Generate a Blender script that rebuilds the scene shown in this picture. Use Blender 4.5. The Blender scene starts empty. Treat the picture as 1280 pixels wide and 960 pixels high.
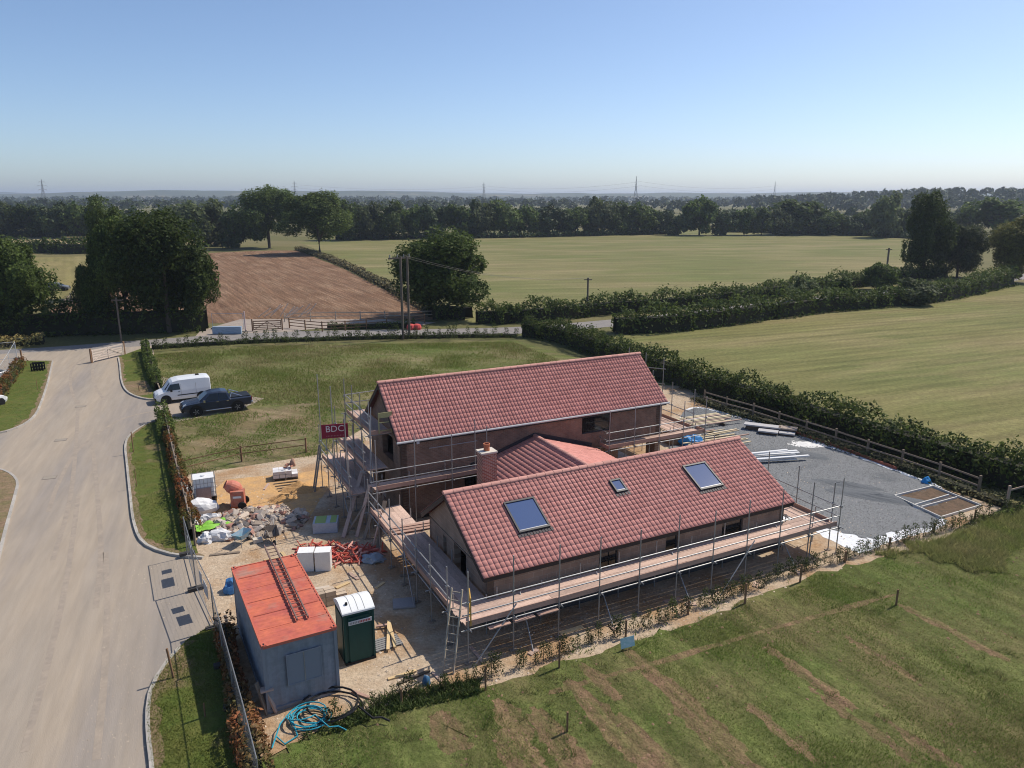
import bpy, math, random
import numpy as np
from mathutils import Vector, Matrix, noise
R = math.radians
random.seed(7); rng = np.random.default_rng(7)
sc = bpy.context.scene
COL = sc.collection

# ------------------------------------------------------------------ camera, sky, sun, exposure
F, YH, H = 940.0, 246.0, 17.0                     # focal length in pixels of a 1280 wide picture, horizon row, camera height
P = math.atan((480 - YH) / F)
cd = bpy.data.cameras.new('camera'); cam = bpy.data.objects.new('camera', cd); COL.objects.link(cam)
cd.sensor_width = 36; cd.lens = 36 * F / 1280; cd.clip_start = 0.5; cd.clip_end = 30000
cam.location = (0, 0, H); cam.rotation_euler = (math.pi / 2 - P, 0, 0)
sc.camera = cam
SUN_AZ, SUN_EL = R(33), R(50)
w = bpy.data.worlds.new('World'); sc.world = w; w.use_nodes = True
nt = w.node_tree; bg = nt.nodes['Background']
sky = nt.nodes.new('ShaderNodeTexSky'); sky.sky_type = 'NISHITA'; sky.sun_disc = False
sky.sun_elevation = SUN_EL; sky.sun_rotation = math.pi / 2 - SUN_AZ
sky.air_density = 0.85; sky.dust_density = 2.2; sky.ozone_density = 3.5; sky.altitude = 1200
nt.links.new(sky.outputs[0], bg.inputs[0]); bg.inputs[1].default_value = 0.135
sl = bpy.data.lights.new('sun', 'SUN'); sun = bpy.data.objects.new('sun', sl); COL.objects.link(sun)
sl.energy = 4.2; sl.angle = R(0.53); sl.color = (1.0, 0.92, 0.80)
sd = Vector((math.cos(SUN_AZ) * math.cos(SUN_EL), math.sin(SUN_AZ) * math.cos(SUN_EL), math.sin(SUN_EL)))
sun.rotation_euler = sd.to_track_quat('Z', 'Y').to_euler(); sun.location = sd * 100
sc.view_settings.view_transform = 'Standard'; sc.view_settings.look = 'None'
sc.view_settings.exposure = 0.12; sc.view_settings.gamma = 1.0; sc.view_settings.use_curve_mapping = False
sc.cycles.max_bounces = 5; sc.cycles.diffuse_bounces = 2; sc.cycles.glossy_bounces = 2; sc.cycles.transmission_bounces = 3
sc.cycles.filter_width = 1.05; sc.cycles.volume_bounces = 0; sc.cycles.transparent_max_bounces = 6

# ------------------------------------------------------------------ places on the ground
def at(x, y, z=0.0):                               # where the photograph's point (x, y) lies at height z
    a = (x - 640) / F; b = -(y - 480) / F; c, s = math.cos(P), math.sin(P)
    d = (a, c + b * s, -s + b * c); t = (z - H) / d[2]
    return Vector((d[0] * t, d[1] * t, z))
def top_z(x, yb, yt):
    p = at(x, yb); lo, hi = 0.0, 60.0; c, s = math.cos(P), math.sin(P)
    for _ in range(50):
        m = (lo + hi) / 2; zz = m - H
        yy = 480 - F * (p.y * s + zz * c) / (p.y * c - zz * s)
        if yy > yt: lo = m
        else: hi = m
    return lo
HA = R(27); HO = Vector((-1.11, 26.7, 0))          # the house's own axes
HU = Vector((math.cos(HA), math.sin(HA), 0)); HV = Vector((-math.sin(HA), math.cos(HA), 0))
def hp(x, y, z=0): return HO + HU * x + HV * y + Vector((0, 0, z))

# ------------------------------------------------------------------ materials
MATS = {}
def mat(name, col, rough=0.8, var=0.0, scale=3.0, col2=None, bump=0.0, bscale=None, metal=0.0, spec=0.3, detail=4.0, objrand=0.0, transl=0.0, island=0.0, stretch=None, lo=0.35, hi=0.65, col3=None, scale3=0.3, lo3=.5, hi3=.7, rotz=0.0):
    if name in MATS: return MATS[name]
    m = bpy.data.materials.new(name); m.use_nodes = True; t = m.node_tree; N = t.nodes; L = t.links
    b = N['Principled BSDF']; b.inputs['Roughness'].default_value = rough; b.inputs['Metallic'].default_value = metal
    b.inputs['Specular IOR Level'].default_value = spec
    co = N.new('ShaderNodeTexCoord'); vec = co.outputs['Object']
    if stretch or rotz:
        mp = N.new('ShaderNodeMapping'); mp.inputs['Rotation'].default_value = (0, 0, rotz); L.new(vec, mp.inputs[0]); vec = mp.outputs[0]
        if stretch:
            mp2 = N.new('ShaderNodeMapping'); mp2.inputs['Scale'].default_value = stretch; L.new(vec, mp2.inputs[0]); vec = mp2.outputs[0]
    rgb = N.new('ShaderNodeRGB'); rgb.outputs[0].default_value = (*col, 1); cur = rgb.outputs[0]
    def mix(fac, a, c):
        x = N.new('ShaderNodeMix'); x.data_type = 'RGBA'; L.new(fac, x.inputs[0]); L.new(a, x.inputs[6])
        if isinstance(c, tuple): x.inputs[7].default_value = (*c, 1)
        else: L.new(c, x.inputs[7])
        return x.outputs[2]
    def ramp(src, a, c):
        r = N.new('ShaderNodeMapRange'); L.new(src, r.inputs[0]); r.inputs[1].default_value = a; r.inputs[2].default_value = c; r.clamp = True
        return r.outputs[0]
    def nz(s, d=detail):
        n = N.new('ShaderNodeTexNoise'); n.inputs['Scale'].default_value = s; n.inputs['Detail'].default_value = d; n.inputs['Roughness'].default_value = .6
        L.new(vec, n.inputs['Vector']); return n.outputs[0]
    if col2 is not None: cur = mix(ramp(nz(scale), lo, hi), cur, col2)
    if col3 is not None: cur = mix(ramp(nz(scale3), lo3, hi3), cur, col3)
    def bright(src, amt, cur):
        mr = N.new('ShaderNodeMapRange'); L.new(src, mr.inputs[0]); mr.inputs[3].default_value = 1 - amt; mr.inputs[4].default_value = 1 + amt; mr.clamp = False
        hs = N.new('ShaderNodeHueSaturation'); L.new(mr.outputs[0], hs.inputs['Value']); L.new(cur, hs.inputs['Color']); return hs.outputs[0]
    if var: cur = bright(ramp(nz(scale * 4.3), .25, .75), var, cur)
    if objrand:
        oi = N.new('ShaderNodeObjectInfo'); cur = bright(oi.outputs['Random'], objrand, cur)
    if island:
        g = N.new('ShaderNodeNewGeometry'); cur = bright(g.outputs['Random Per Island'], island, cur)
    L.new(cur, b.inputs['Base Color'])
    if bump:
        bp = N.new('ShaderNodeBump'); bp.inputs['Strength'].default_value = 1.0; bp.inputs['Distance'].default_value = bump
        L.new(nz(bscale or scale * 3, 6), bp.inputs['Height']); L.new(bp.outputs[0], b.inputs['Normal'])
    if transl:
        tr = N.new('ShaderNodeBsdfTranslucent'); L.new(cur, tr.inputs[0]); ms = N.new('ShaderNodeMixShader'); ms.inputs[0].default_value = transl
        L.new(b.outputs[0], ms.inputs[1]); L.new(tr.outputs[0], ms.inputs[2]); L.new(ms.outputs[0], N['Material Output'].inputs[0])
    MATS[name] = m; return m

def masonry(name, c1, c2, mortar, bw, bh, axis, ms=0.012, rough=.9, offset=.5):
    m = bpy.data.materials.new(name); m.use_nodes = True; t = m.node_tree; N = t.nodes; L = t.links; b = N['Principled BSDF']
    co = N.new('ShaderNodeTexCoord'); sp = N.new('ShaderNodeSeparateXYZ'); L.new(co.outputs['Object'], sp.inputs[0])
    cb = N.new('ShaderNodeCombineXYZ'); L.new(sp.outputs[axis], cb.inputs[0]); L.new(sp.outputs[2], cb.inputs[1])
    br = N.new('ShaderNodeTexBrick'); br.inputs['Scale'].default_value = 1; br.inputs['Brick Width'].default_value = bw; br.inputs['Row Height'].default_value = bh
    br.inputs['Mortar Size'].default_value = ms; br.inputs['Color1'].default_value = (*c1, 1); br.inputs['Color2'].default_value = (*c2, 1); br.inputs['Mortar'].default_value = (*mortar, 1); br.offset = offset
    L.new(cb.outputs[0], br.inputs['Vector'])
    n = N.new('ShaderNodeTexNoise'); n.inputs['Scale'].default_value = 1.6; n.inputs['Detail'].default_value = 6; L.new(co.outputs['Object'], n.inputs['Vector'])
    mr = N.new('ShaderNodeMapRange'); L.new(n.outputs[0], mr.inputs[0]); mr.inputs[1].default_value = .3; mr.inputs[2].default_value = .7; mr.inputs[3].default_value = .75; mr.inputs[4].default_value = 1.2
    hs = N.new('ShaderNodeHueSaturation'); L.new(br.outputs[0], hs.inputs['Color']); L.new(mr.outputs[0], hs.inputs['Value']); L.new(hs.outputs[0], b.inputs['Base Color'])
    bp = N.new('ShaderNodeBump'); bp.inputs['Distance'].default_value = .01; bp.invert = True; L.new(br.outputs['Fac'], bp.inputs['Height']); L.new(bp.outputs[0], b.inputs['Normal'])
    b.inputs['Roughness'].default_value = rough; return m

def field_mat(name, c1, c2, c3, rotz, row=1.2, rowamt=.35, patch=.03, bump=.03, wob=2.0, wamt=.28):
    # a cropped or mown surface: rows left by machines, patches of different growth
    m = bpy.data.materials.new(name); m.use_nodes = True; t = m.node_tree; N = t.nodes; L = t.links; b = N['Principled BSDF']
    co = N.new('ShaderNodeTexCoord'); mp = N.new('ShaderNodeMapping'); mp.inputs['Rotation'].default_value = (0, 0, rotz); L.new(co.outputs['Object'], mp.inputs[0])
    def nz(s, d=5, st=None):
        v = mp.outputs[0]
        if st:
            q = N.new('ShaderNodeMapping'); q.inputs['Scale'].default_value = st; L.new(v, q.inputs[0]); v = q.outputs[0]
        n = N.new('ShaderNodeTexNoise'); n.inputs['Scale'].default_value = s; n.inputs['Detail'].default_value = d; n.inputs['Roughness'].default_value = .65; L.new(v, n.inputs['Vector']); return n.outputs[0]
    def rg(s, a, c):
        r = N.new('ShaderNodeMapRange'); L.new(s, r.inputs[0]); r.inputs[1].default_value = a; r.inputs[2].default_value = c; return r.outputs[0]
    def mx(f, a, c, blend='MIX'):
        x = N.new('ShaderNodeMix'); x.data_type = 'RGBA'; x.blend_type = blend; L.new(f, x.inputs[0])
        for i, q in ((6, a), (7, c)):
            if isinstance(q, tuple): x.inputs[i].default_value = (*q, 1)
            else: L.new(q, x.inputs[i])
        return x.outputs[2]
    c = mx(rg(nz(patch), .4, .62), c1, c2)
    c = mx(rg(nz(patch * 4, 6, (.25, 1, 1)), .46, .70), c, c3)
    wv = N.new('ShaderNodeTexWave'); wv.bands_direction = 'Y'; wv.inputs['Scale'].default_value = .314 / row; wv.inputs['Distortion'].default_value = wob; wv.inputs['Detail'].default_value = 4; wv.inputs['Detail Scale'].default_value = .3
    L.new(mp.outputs[0], wv.inputs[0])
    rows = nz(1.0, 6, (.06, .9 / row, 1))
    def val(src, amt, c, a=.3, e=.7):
        r = N.new('ShaderNodeMapRange'); L.new(src, r.inputs[0]); r.inputs[1].default_value = a; r.inputs[2].default_value = e; r.inputs[3].default_value = 1 - amt; r.inputs[4].default_value = 1 + amt
        h = N.new('ShaderNodeHueSaturation'); L.new(r.outputs[0], h.inputs['Value']); L.new(c, h.inputs['Color']); return h.outputs[0]
    c = val(rows, rowamt, c); c = val(wv.outputs[1], rowamt * wamt, c, 0, 1); c = val(nz(2.5, 6), .25, c); c = val(nz(11, 3), .22, c)
    L.new(c, b.inputs['Base Color']); b.inputs['Roughness'].default_value = .95; b.inputs['Specular IOR Level'].default_value = .1
    bp = N.new('ShaderNodeBump'); bp.inputs['Distance'].default_value = bump; L.new(nz(3.0, 6), bp.inputs['Height']); L.new(bp.outputs[0], b.inputs['Normal'])
    return m

M_STEEL = mat('galvanised_tube', (.34, .34, .34), .5, metal=.5, var=.25, scale=2)
M_STEELD = mat('weathered_tube', (.30, .29, .28), .6, metal=.4, var=.3, scale=2)
M_BOARD = mat('scaffold_board', (.56, .40, .32), .9, var=.22, scale=1.2, col2=(.46, .33, .27), objrand=.22, stretch=(6, 1, 1))
M_TOE = mat('toe_board_wood', (.42, .27, .21), .9, var=.2, scale=1.5, objrand=.15)
M_WOOD = mat('weathered_rail_wood', (.27, .215, .165), .9, var=.3, scale=2, col2=(.2, .155, .12), objrand=.15)
M_POST = mat('brown_post_wood', (.22, .13, .075), .9, var=.3, scale=2, objrand=.2)
M_PINE = mat('new_pine', (.66, .48, .26), .85, var=.2, scale=2, objrand=.2)
M_TILE = mat('concrete_roof_tile', (.535, .25, .215), .9, var=.08, scale=.8, col2=(.49, .22, .19), island=.09, spec=.1)
M_TILE1 = mat('concrete_roof_tile_single', (.535, .25, .215), .9, var=.08, scale=.8, col2=(.49, .22, .19), objrand=.09, spec=.1)
M_RIDGE = mat('ridge_tile_clay', (.55, .285, .235), .85, var=.10, scale=1, objrand=.10)
M_BLACK = mat('black_plastic', (.012, .012, .013), .5)
M_DARK = mat('dark_void', (.01, .01, .011), .9)
M_WHITE = mat('white_plastic', (.75, .75, .74), .4, var=.05, scale=2)
M_RUBBER = mat('tyre_rubber', (.015, .015, .016), .8)
M_GLASS = mat('dark_vehicle_glass', (.01, .012, .014), .06, spec=.6)
M_PANE = mat('roof_window_pane', (.06, .10, .22), .04, spec=.55)  # blue of the reflected sky is put into the base colour
M_FRAME = mat('roof_window_frame', (.045, .045, .05), .5)
M_FASCIA = mat('dark_fascia', (.03, .026, .026), .6)
M_GUTTER = mat('pale_gutter', (.50, .50, .50), .4)
M_CONC = mat('kerb_concrete', (.40, .37, .33), .9, var=.2, scale=2, objrand=.12)
M_RED = mat('red_plastic', (.50, .10, .07), .5, var=.2, scale=3, objrand=.3)

# ------------------------------------------------------------------ geometry helpers
def link(name, data, parent=None, loc=(0, 0, 0), rot=(0, 0, 0), scale=(1, 1, 1)):
    o = bpy.data.objects.new(name, data); COL.objects.link(o)
    o.location = loc; o.rotation_euler = rot; o.scale = scale
    if parent is not None: o.parent = parent
    return o
def tag(o, label, cat, group=None, kind=None):
    o['label'] = label
    if cat: o['category'] = cat
    if group: o['group'] = group
    if kind: o['kind'] = kind
    return o
def thing(name, label, cat, loc=(0, 0, 0), rz=0, group=None):
    o = link(name, None, None, loc, (0, 0, rz)); o.empty_display_size = .2
    return tag(o, label, cat, group)
def npmesh(name, V, Fc, material):                 # Fc: int array (n, k)
    me = bpy.data.meshes.new(name); V = np.asarray(V, np.float32); Fc = np.asarray(Fc, np.int32); n, k = Fc.shape
    me.vertices.add(len(V)); me.vertices.foreach_set('co', V.ravel())
    me.loops.add(n * k); me.loops.foreach_set('vertex_index', Fc.ravel())
    me.polygons.add(n); me.polygons.foreach_set('loop_start', np.arange(0, n * k, k, dtype=np.int32))
    try: me.polygons.foreach_set('loop_total', np.full(n, k, dtype=np.int32))
    except Exception: pass
    me.update(calc_edges=True); me.materials.append(material); return me
class B:                                           # collects faces for ONE mesh
    def __init__(s): s.v = []; s.f = []; s.mi = []; s.cur = 0
    def add(s, vs, fs):
        n = len(s.v); s.v += [tuple(q) for q in vs]; s.f += [tuple(i + n for i in q) for q in fs]; s.mi += [s.cur] * len(fs); return s
    def box(s, c, d, rz=0, rx=0, ry=0):
        x, y, z = d[0] / 2, d[1] / 2, d[2] / 2; m = Matrix.Translation(c) @ Matrix.Rotation(rz, 4, 'Z') @ Matrix.Rotation(ry, 4, 'Y') @ Matrix.Rotation(rx, 4, 'X')
        vs = [m @ Vector(q) for q in ((-x, -y, -z), (x, -y, -z), (x, y, -z), (-x, y, -z), (-x, -y, z), (x, -y, z), (x, y, z), (-x, y, z))]
        return s.add(vs, [(0, 3, 2, 1), (4, 5, 6, 7), (0, 1, 5, 4), (1, 2, 6, 5), (2, 3, 7, 6), (3, 0, 4, 7)])
    def tube(s, p0, p1, r, n=6, r1=None):
        p0, p1 = Vector(p0), Vector(p1); q = (p1 - p0).to_track_quat('Z', 'Y'); r1 = r if r1 is None else r1
        ring = [q @ Vector((math.cos(2 * math.pi * i / n), math.sin(2 * math.pi * i / n), 0)) for i in range(n)]
        vs = [p0 + a * r for a in ring] + [p1 + a * r1 for a in ring]
        return s.add(vs, [(i, (i + 1) % n, n + (i + 1) % n, n + i) for i in range(n)] + [tuple(range(n))[::-1], tuple(range(n, 2 * n))])
    def path(s, pts, r, n=6):
        pts = [Vector(p) for p in pts]; vs = []; fs = []
        for i, p in enumerate(pts):
            d = (pts[min(i + 1, len(pts) - 1)] - pts[max(i - 1, 0)]); q = d.to_track_quat('Z', 'Y')
            vs += [p + q @ Vector((math.cos(2 * math.pi * k / n) * r, math.sin(2 * math.pi * k / n) * r, 0)) for k in range(n)]
        for i in range(len(pts) - 1):
            fs += [(i * n + k, i * n + (k + 1) % n, (i + 1) * n + (k + 1) % n, (i + 1) * n + k) for k in range(n)]
        fs += [tuple(range(n))[::-1], tuple(range((len(pts) - 1) * n, len(pts) * n))]
        return s.add(vs, fs)
    def prism(s, poly, z0, z1):                    # poly in xy
        n = len(poly); vs = [(x, y, z0) for x, y in poly] + [(x, y, z1) for x, y in poly]
        return s.add(vs, [tuple(range(n))[::-1], tuple(range(n, 2 * n))] + [(i, (i + 1) % n, n + (i + 1) % n, n + i) for i in range(n)])
    def extr(s, pts, vec):                         # planar polygon of 3D points swept by vec
        n = len(pts); vec = Vector(vec); vs = [Vector(p) for p in pts] + [Vector(p) + vec for p in pts]
        return s.add(vs, [tuple(range(n))[::-1], tuple(range(n, 2 * n))] + [(i, (i + 1) % n, n + (i + 1) % n, n + i) for i in range(n)])
    def lathe(s, prof, n=14, c=(0, 0, 0), axis='Z'):
        vs = []; c = Vector(c)
        for r, z in prof:
            for k in range(n):
                a = 2 * math.pi * k / n; p = (r * math.cos(a), r * math.sin(a), z)
                vs.append(c + Vector(p if axis == 'Z' else (p[0], p[2], p[1]) if axis == 'Y' else (p[2], p[0], p[1])))
        m = len(prof); fs = [(i * n + k, i * n + (k + 1) % n, (i + 1) * n + (k + 1) % n, (i + 1) * n + k) for i in range(m - 1) for k in range(n)]
        return s.add(vs, fs)
    def mesh(s, name, mats):
        me = bpy.data.meshes.new(name); me.from_pydata(s.v, [], s.f); me.update()
        for m in (mats if isinstance(mats, (list, tuple)) else [mats]): me.materials.append(m)
        if any(s.mi): me.polygons.foreach_set('material_index', s.mi)
        return me
    def build(s, name, mats, parent=None, loc=(0, 0, 0), rot=(0, 0, 0), smooth=False):
        me = s.mesh(name, mats)
        if smooth: me.polygons.foreach_set('use_smooth', [True] * len(me.polygons))
        return link(name, me, parent, loc, rot)
_sh = {}
def bar(name, p0, p1, r, m, parent=None, n=8):     # a tube between two points; alike tubes share their mesh
    k = ('c', m.name, n)
    if k not in _sh: _sh[k] = B().tube((0, 0, 0), (0, 0, 1), 1, n).mesh('tube_unit', m)
    p0, p1 = Vector(p0), Vector(p1); d = p1 - p0
    o = link(name, _sh[k], parent, p0, (0, 0, 0), (r, r, d.length)); o.rotation_euler = d.to_track_quat('Z', 'Y').to_euler(); return o
def beam(name, p0, p1, wd, ht, m, parent=None, roll=0):    # a squared timber between two points (ht along world up when level)
    k = ('b', m.name)
    if k not in _sh: _sh[k] = B().box((.5, 0, 0), (1, 1, 1)).mesh('beam_unit', m)
    p0, p1 = Vector(p0), Vector(p1); d = p1 - p0
    o = link(name, _sh[k], parent, p0, (0, 0, 0), (d.length, wd, ht))
    q = d.to_track_quat('X', 'Z'); o.rotation_euler = (q.to_matrix() @ Matrix.Rotation(roll, 3, 'X')).to_euler(); return o
def block(name, c, d, m, parent=None, rz=0, rx=0, ry=0):
    k = ('k', m.name)
    if k not in _sh: _sh[k] = B().box((0, 0, 0), (1, 1, 1)).mesh('block_unit', m)
    return link(name, _sh[k], parent, c, (rx, ry, rz), d)
def sheet(name, pts, z, m, kind='structure', parent=None, grid=None):
    import bmesh
    bm = bmesh.new(); vs = [bm.verts.new((p[0], p[1], z)) for p in pts]; f = bm.faces.new(vs)
    if f.normal.z < 0: f.normal_flip()
    bmesh.ops.triangulate(bm, faces=[f])
    me = bpy.data.meshes.new(name); bm.normal_update()
    for q in bm.faces:
        if q.normal.z < 0: q.normal_flip()
    bm.to_mesh(me); bm.free(); me.materials.append(m)
    o = link(name, me, parent)
    if kind: o['kind'] = kind
    return o
def px(*pts, z=0): return [at(x, y, z) for x, y in pts]
def inside(X, Y, poly):
    n = len(poly); r = np.zeros(X.shape, bool); j = n - 1
    for i in range(n):
        xi, yi, xj, yj = poly[i][0], poly[i][1], poly[j][0], poly[j][1]
        r ^= ((yi > Y) != (yj > Y)) & (X < (xj - xi) * (Y - yi) / (yj - yi + 1e-12) + xi); j = i
    return r
def vnoise(X, Y, s, seed=0):                        # smooth value noise on numpy arrays
    g = np.random.default_rng(seed).random((256, 256)); x = X * s; y = Y * s
    i = np.floor(x).astype(int); j = np.floor(y).astype(int); fx = x - i; fy = y - j; fx = fx * fx * (3 - 2 * fx); fy = fy * fy * (3 - 2 * fy)
    q = lambda a, b: g[a % 256, b % 256]
    return (q(i, j) * (1 - fx) + q(i + 1, j) * fx) * (1 - fy) + (q(i, j + 1) * (1 - fx) + q(i + 1, j + 1) * fx) * fy
def resample(pts, step):
    pts = [Vector((p[0], p[1], 0)) for p in pts]; out = [pts[0]]; acc = 0
    for a, b in zip(pts, pts[1:]):
        d = (b - a).length; t = step - acc
        while t <= d: out.append(a + (b - a) * (t / d)); t += step
        acc = (acc + d) % step
    return out
def smooth(pts, k=6):                              # Catmull-Rom through points
    p = [Vector((q[0], q[1], q[2] if len(q) > 2 else 0)) for q in pts]; p = [2 * p[0] - p[1]] + p + [2 * p[-1] - p[-2]]; out = []
    for i in range(1, len(p) - 2):
        for j in range(k):
            t = j / k; a, b, c, d = p[i - 1:i + 3]
            out.append(.5 * (2 * b + (c - a) * t + (2 * a - 5 * b + 4 * c - d) * t * t + (3 * b - a - 3 * c + d) * t ** 3))
    return out + [p[-2]]

# ------------------------------------------------------------------ ground, fields, roads
base_m = field_mat('far_farmland', (.11, .115, .045), (.16, .14, .06), (.2, .165, .085), .3, row=6, rowamt=.1, patch=.004)
sheet('ground', [(-9000, -300), (9000, -300), (9000, 12000), (-9000, 12000)], -0.03, base_m)
m_far = field_mat('mown_hay_field', (.175, .165, .068), (.145, .155, .055), (.26, .215, .11), R(-8), row=2.2, rowamt=.2, patch=.02, wob=1.5)
m_right = field_mat('mown_right_field', (.175, .160, .062), (.142, .150, .052), (.25, .205, .10), R(-22), row=1.6, rowamt=.26, patch=.03, wob=1.2)
m_plough = field_mat('ploughed_soil', (.185, .108, .066), (.215, .128, .078), (.28, .185, .118), R(62), row=.8, rowamt=.36, patch=.09, bump=.3, wob=6, wamt=.3)
m_pad = field_mat('paddock_grass', (.105, .130, .036), (.155, .145, .06), (.215, .18, .095), R(10), row=1.5, rowamt=.2, patch=.10, bump=.05)
m_stub = field_mat('pale_stubble', (.33, .25, .14), (.3, .23, .13), (.36, .29, .17), R(5), row=2, rowamt=.1, patch=.02)
m_lmow = field_mat('left_mown_field', (.22, .185, .075), (.18, .165, .065), (.26, .21, .10), R(60), row=2.2, rowamt=.2, patch=.03)
sheet('hay_field', px((372, 302), (470, 298), (640, 293), (780, 290), (900, 286), (1135, 296), (1180, 330), (1090, 352), (990, 360), (880, 374), (740, 386), (625, 402), (560, 404), (545, 398), (480, 352), (420, 322)), -.022, m_far)
sheet('mown_field', px((700, 425), (770, 420), (900, 407), (1040, 390), (1190, 372), (1260, 357), (1420, 332), (2200, 420), (2300, 760), (1400, 650), (1290, 612), (1150, 570), (1000, 520), (880, 478), (780, 440)), -.022, m_right)
sheet('ploughed_field', px((180, 322), (280, 315), (340, 313), (372, 313), (430, 336), (500, 372), (552, 399), (500, 401), (420, 404), (270, 404), (120, 400), (60, 390)), -.018, m_plough)
sheet('stubble_field', px((-200, 306), (40, 296), (130, 296), (300, 300), (300, 304), (130, 305), (-200, 314)), -.018, m_stub)
sheet('cut_grass_field', px((-300, 330), (75, 321), (125, 320), (128, 322), (95, 360), (60, 385), (-200, 400)), -.014, m_lmow)
sheet('paddock', px((186, 441), (300, 430), (640, 424), (730, 450), (880, 500), (1000, 560), (700, 700), (400, 640), (215, 600), (203, 520), (198, 495)), -.014, m_pad)
m_rough = field_mat('rough_disturbed_ground', (.11, .12, .042), (.205, .15, .085), (.25, .19, .12), R(20), row=1.2, rowamt=.16, patch=.22, bump=.08)
sheet('rough_ground', px((204, 516), (240, 520), (320, 510), (420, 500), (470, 500), (470, 560), (400, 572), (300, 588), (216, 600), (208, 560)), -.010, m_rough)
lane_m = mat('lane_asphalt', (.21, .195, .19), .9, var=.18, scale=.8, col2=(.25, .23, .21), bump=.004, bscale=60)
def ribbon(name, line, wd, z, m, kind='structure'):
    L_, R_ = [], []
    for i, p in enumerate(line):
        d = (line[min(i + 1, len(line) - 1)] - line[max(i - 1, 0)]).normalized(); n = Vector((-d.y, d.x, 0)) * wd / 2
        L_.append((p + n)[:2]); R_.append((p - n)[:2])
    n = len(line); V = [(*q, z) for q in L_] + [(*q, z) for q in R_]
    o = link(name, npmesh(name, V, [(n + i, n + i + 1, i + 1, i) for i in range(n - 1)], m)); o['kind'] = kind; return o
ribbon('lane', smooth([at(*q) for q in ((-200, 452), (20, 441), (120, 434), (200, 428), (300, 421), (420, 417), (560, 415), (660, 412), (760, 404), (860, 394), (980, 379), (1100, 366), (1200, 356), (1340, 338))]), 5.0, -.006, lane_m)
sheet('field_entrance', px((268, 408), (300, 399), (480, 399), (545, 403), (520, 408), (440, 409), (380, 412), (330, 424), (240, 425), (250, 414)), -.0085, mat('hardcore_entrance', (.36, .30, .25), .95, var=.2, scale=.6, col2=(.30, .25, .21)))
# estate road, drawn wide; kerbed verges lie on top of it
road_m = mat('dusty_road', (.375, .31, .24), .95, var=.12, scale=.6, col2=(.325, .28, .23), bump=.006, bscale=40, col3=(.27, .24, .215), scale3=.28, lo3=.48, hi3=.66, rotz=R(-20), stretch=(1.0, .10, 1), spec=.1, detail=8)
sheet('estate_road', px((-700, 1250), (-700, 560), (-260, 470), (-60, 446), (60, 439), (190, 432), (200, 470), (262, 488), (330, 498), (300, 512), (205, 530), (238, 690), (290, 700), (300, 800), (230, 960), (200, 1250)), -.002, road_m)
site_m = mat('site_subsoil', (.43, .325, .225), .95, var=.25, scale=1.6, col2=(.50, .40, .29), bump=.05, bscale=9, col3=(.38, .245, .14), scale3=.3, lo3=.47, hi3=.6, spec=.1)
SITE = px((214, 596), (300, 584), (400, 568), (480, 520), (640, 480), (850, 482), (1000, 545), (1150, 600), (1290, 648), (1160, 684), (1040, 716), (880, 776), (760, 816), (600, 862), (470, 890), (400, 912), (330, 950), (312, 930), (300, 880), (288, 800), (262, 776), (246, 704))
sheet('site_ground', SITE, .006, site_m)
sand_m = mat('orange_building_sand', (.58, .35, .15), .95, var=.15, scale=1.5, col2=(.45, .29, .155), bump=.03, bscale=8, spec=.1)
sheet('sand_spill', smooth(px((282, 600), (318, 596), (370, 592), (402, 588), (412, 604), (398, 628), (384, 648), (352, 655), (318, 640), (300, 628), (272, 632), (262, 620), (282, 600)), 4)[:-1], .012, sand_m)
m_mem = mat('white_membrane', (.72, .74, .76), .6, var=.10, scale=1.5, bump=.05, bscale=3)
YARD = [(838, 560), (850, 520), (868, 511), (880, 511), (905, 518), (935, 526), (975, 537), (1000, 546), (1030, 557), (1080, 575), (1120, 589), (1152, 602), (1163, 608), (1155, 613), (1118, 620), (1130, 629), (1160, 641), (1172, 648), (1166, 658), (1150, 661), (1122, 665), (1100, 672), (1080, 673), (1060, 668), (1040, 662), (1000, 650), (960, 640), (900, 620)]
rj = random.Random(3)
def wobble(poly, a, k=4, seed=1):
    r = random.Random(seed); q = smooth([Vector(p) for p in poly] + [Vector(poly[0])], k)[:-1]
    return [p + Vector((r.uniform(-a, a), r.uniform(-a, a), 0)) for p in q]
gc = sum((at(*q) for q in YARD), Vector()) / len(YARD)
sheet('membrane', wobble([at(*q) for q in ((838, 566), (850, 520), (868, 509), (905, 515), (975, 533), (1030, 552), (1080, 571), (1152, 599), (1178, 609), (1176, 616), (1155, 619), (1124, 621), (1138, 630), (1166, 641), (1182, 650), (1178, 660), (1150, 667), (1132, 672), (1104, 682), (1076, 692), (1058, 684), (1030, 672), (1000, 655), (900, 625))], .12, 4, 5), .012, m_mem)
gravel_m = mat('blue_grey_gravel', (.18, .187, .193), .95, var=.3, scale=7, col2=(.235, .242, .248), bump=.05, bscale=14, col3=(.13, .14, .15), scale3=.22, lo3=.52, hi3=.66, spec=.15)
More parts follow.
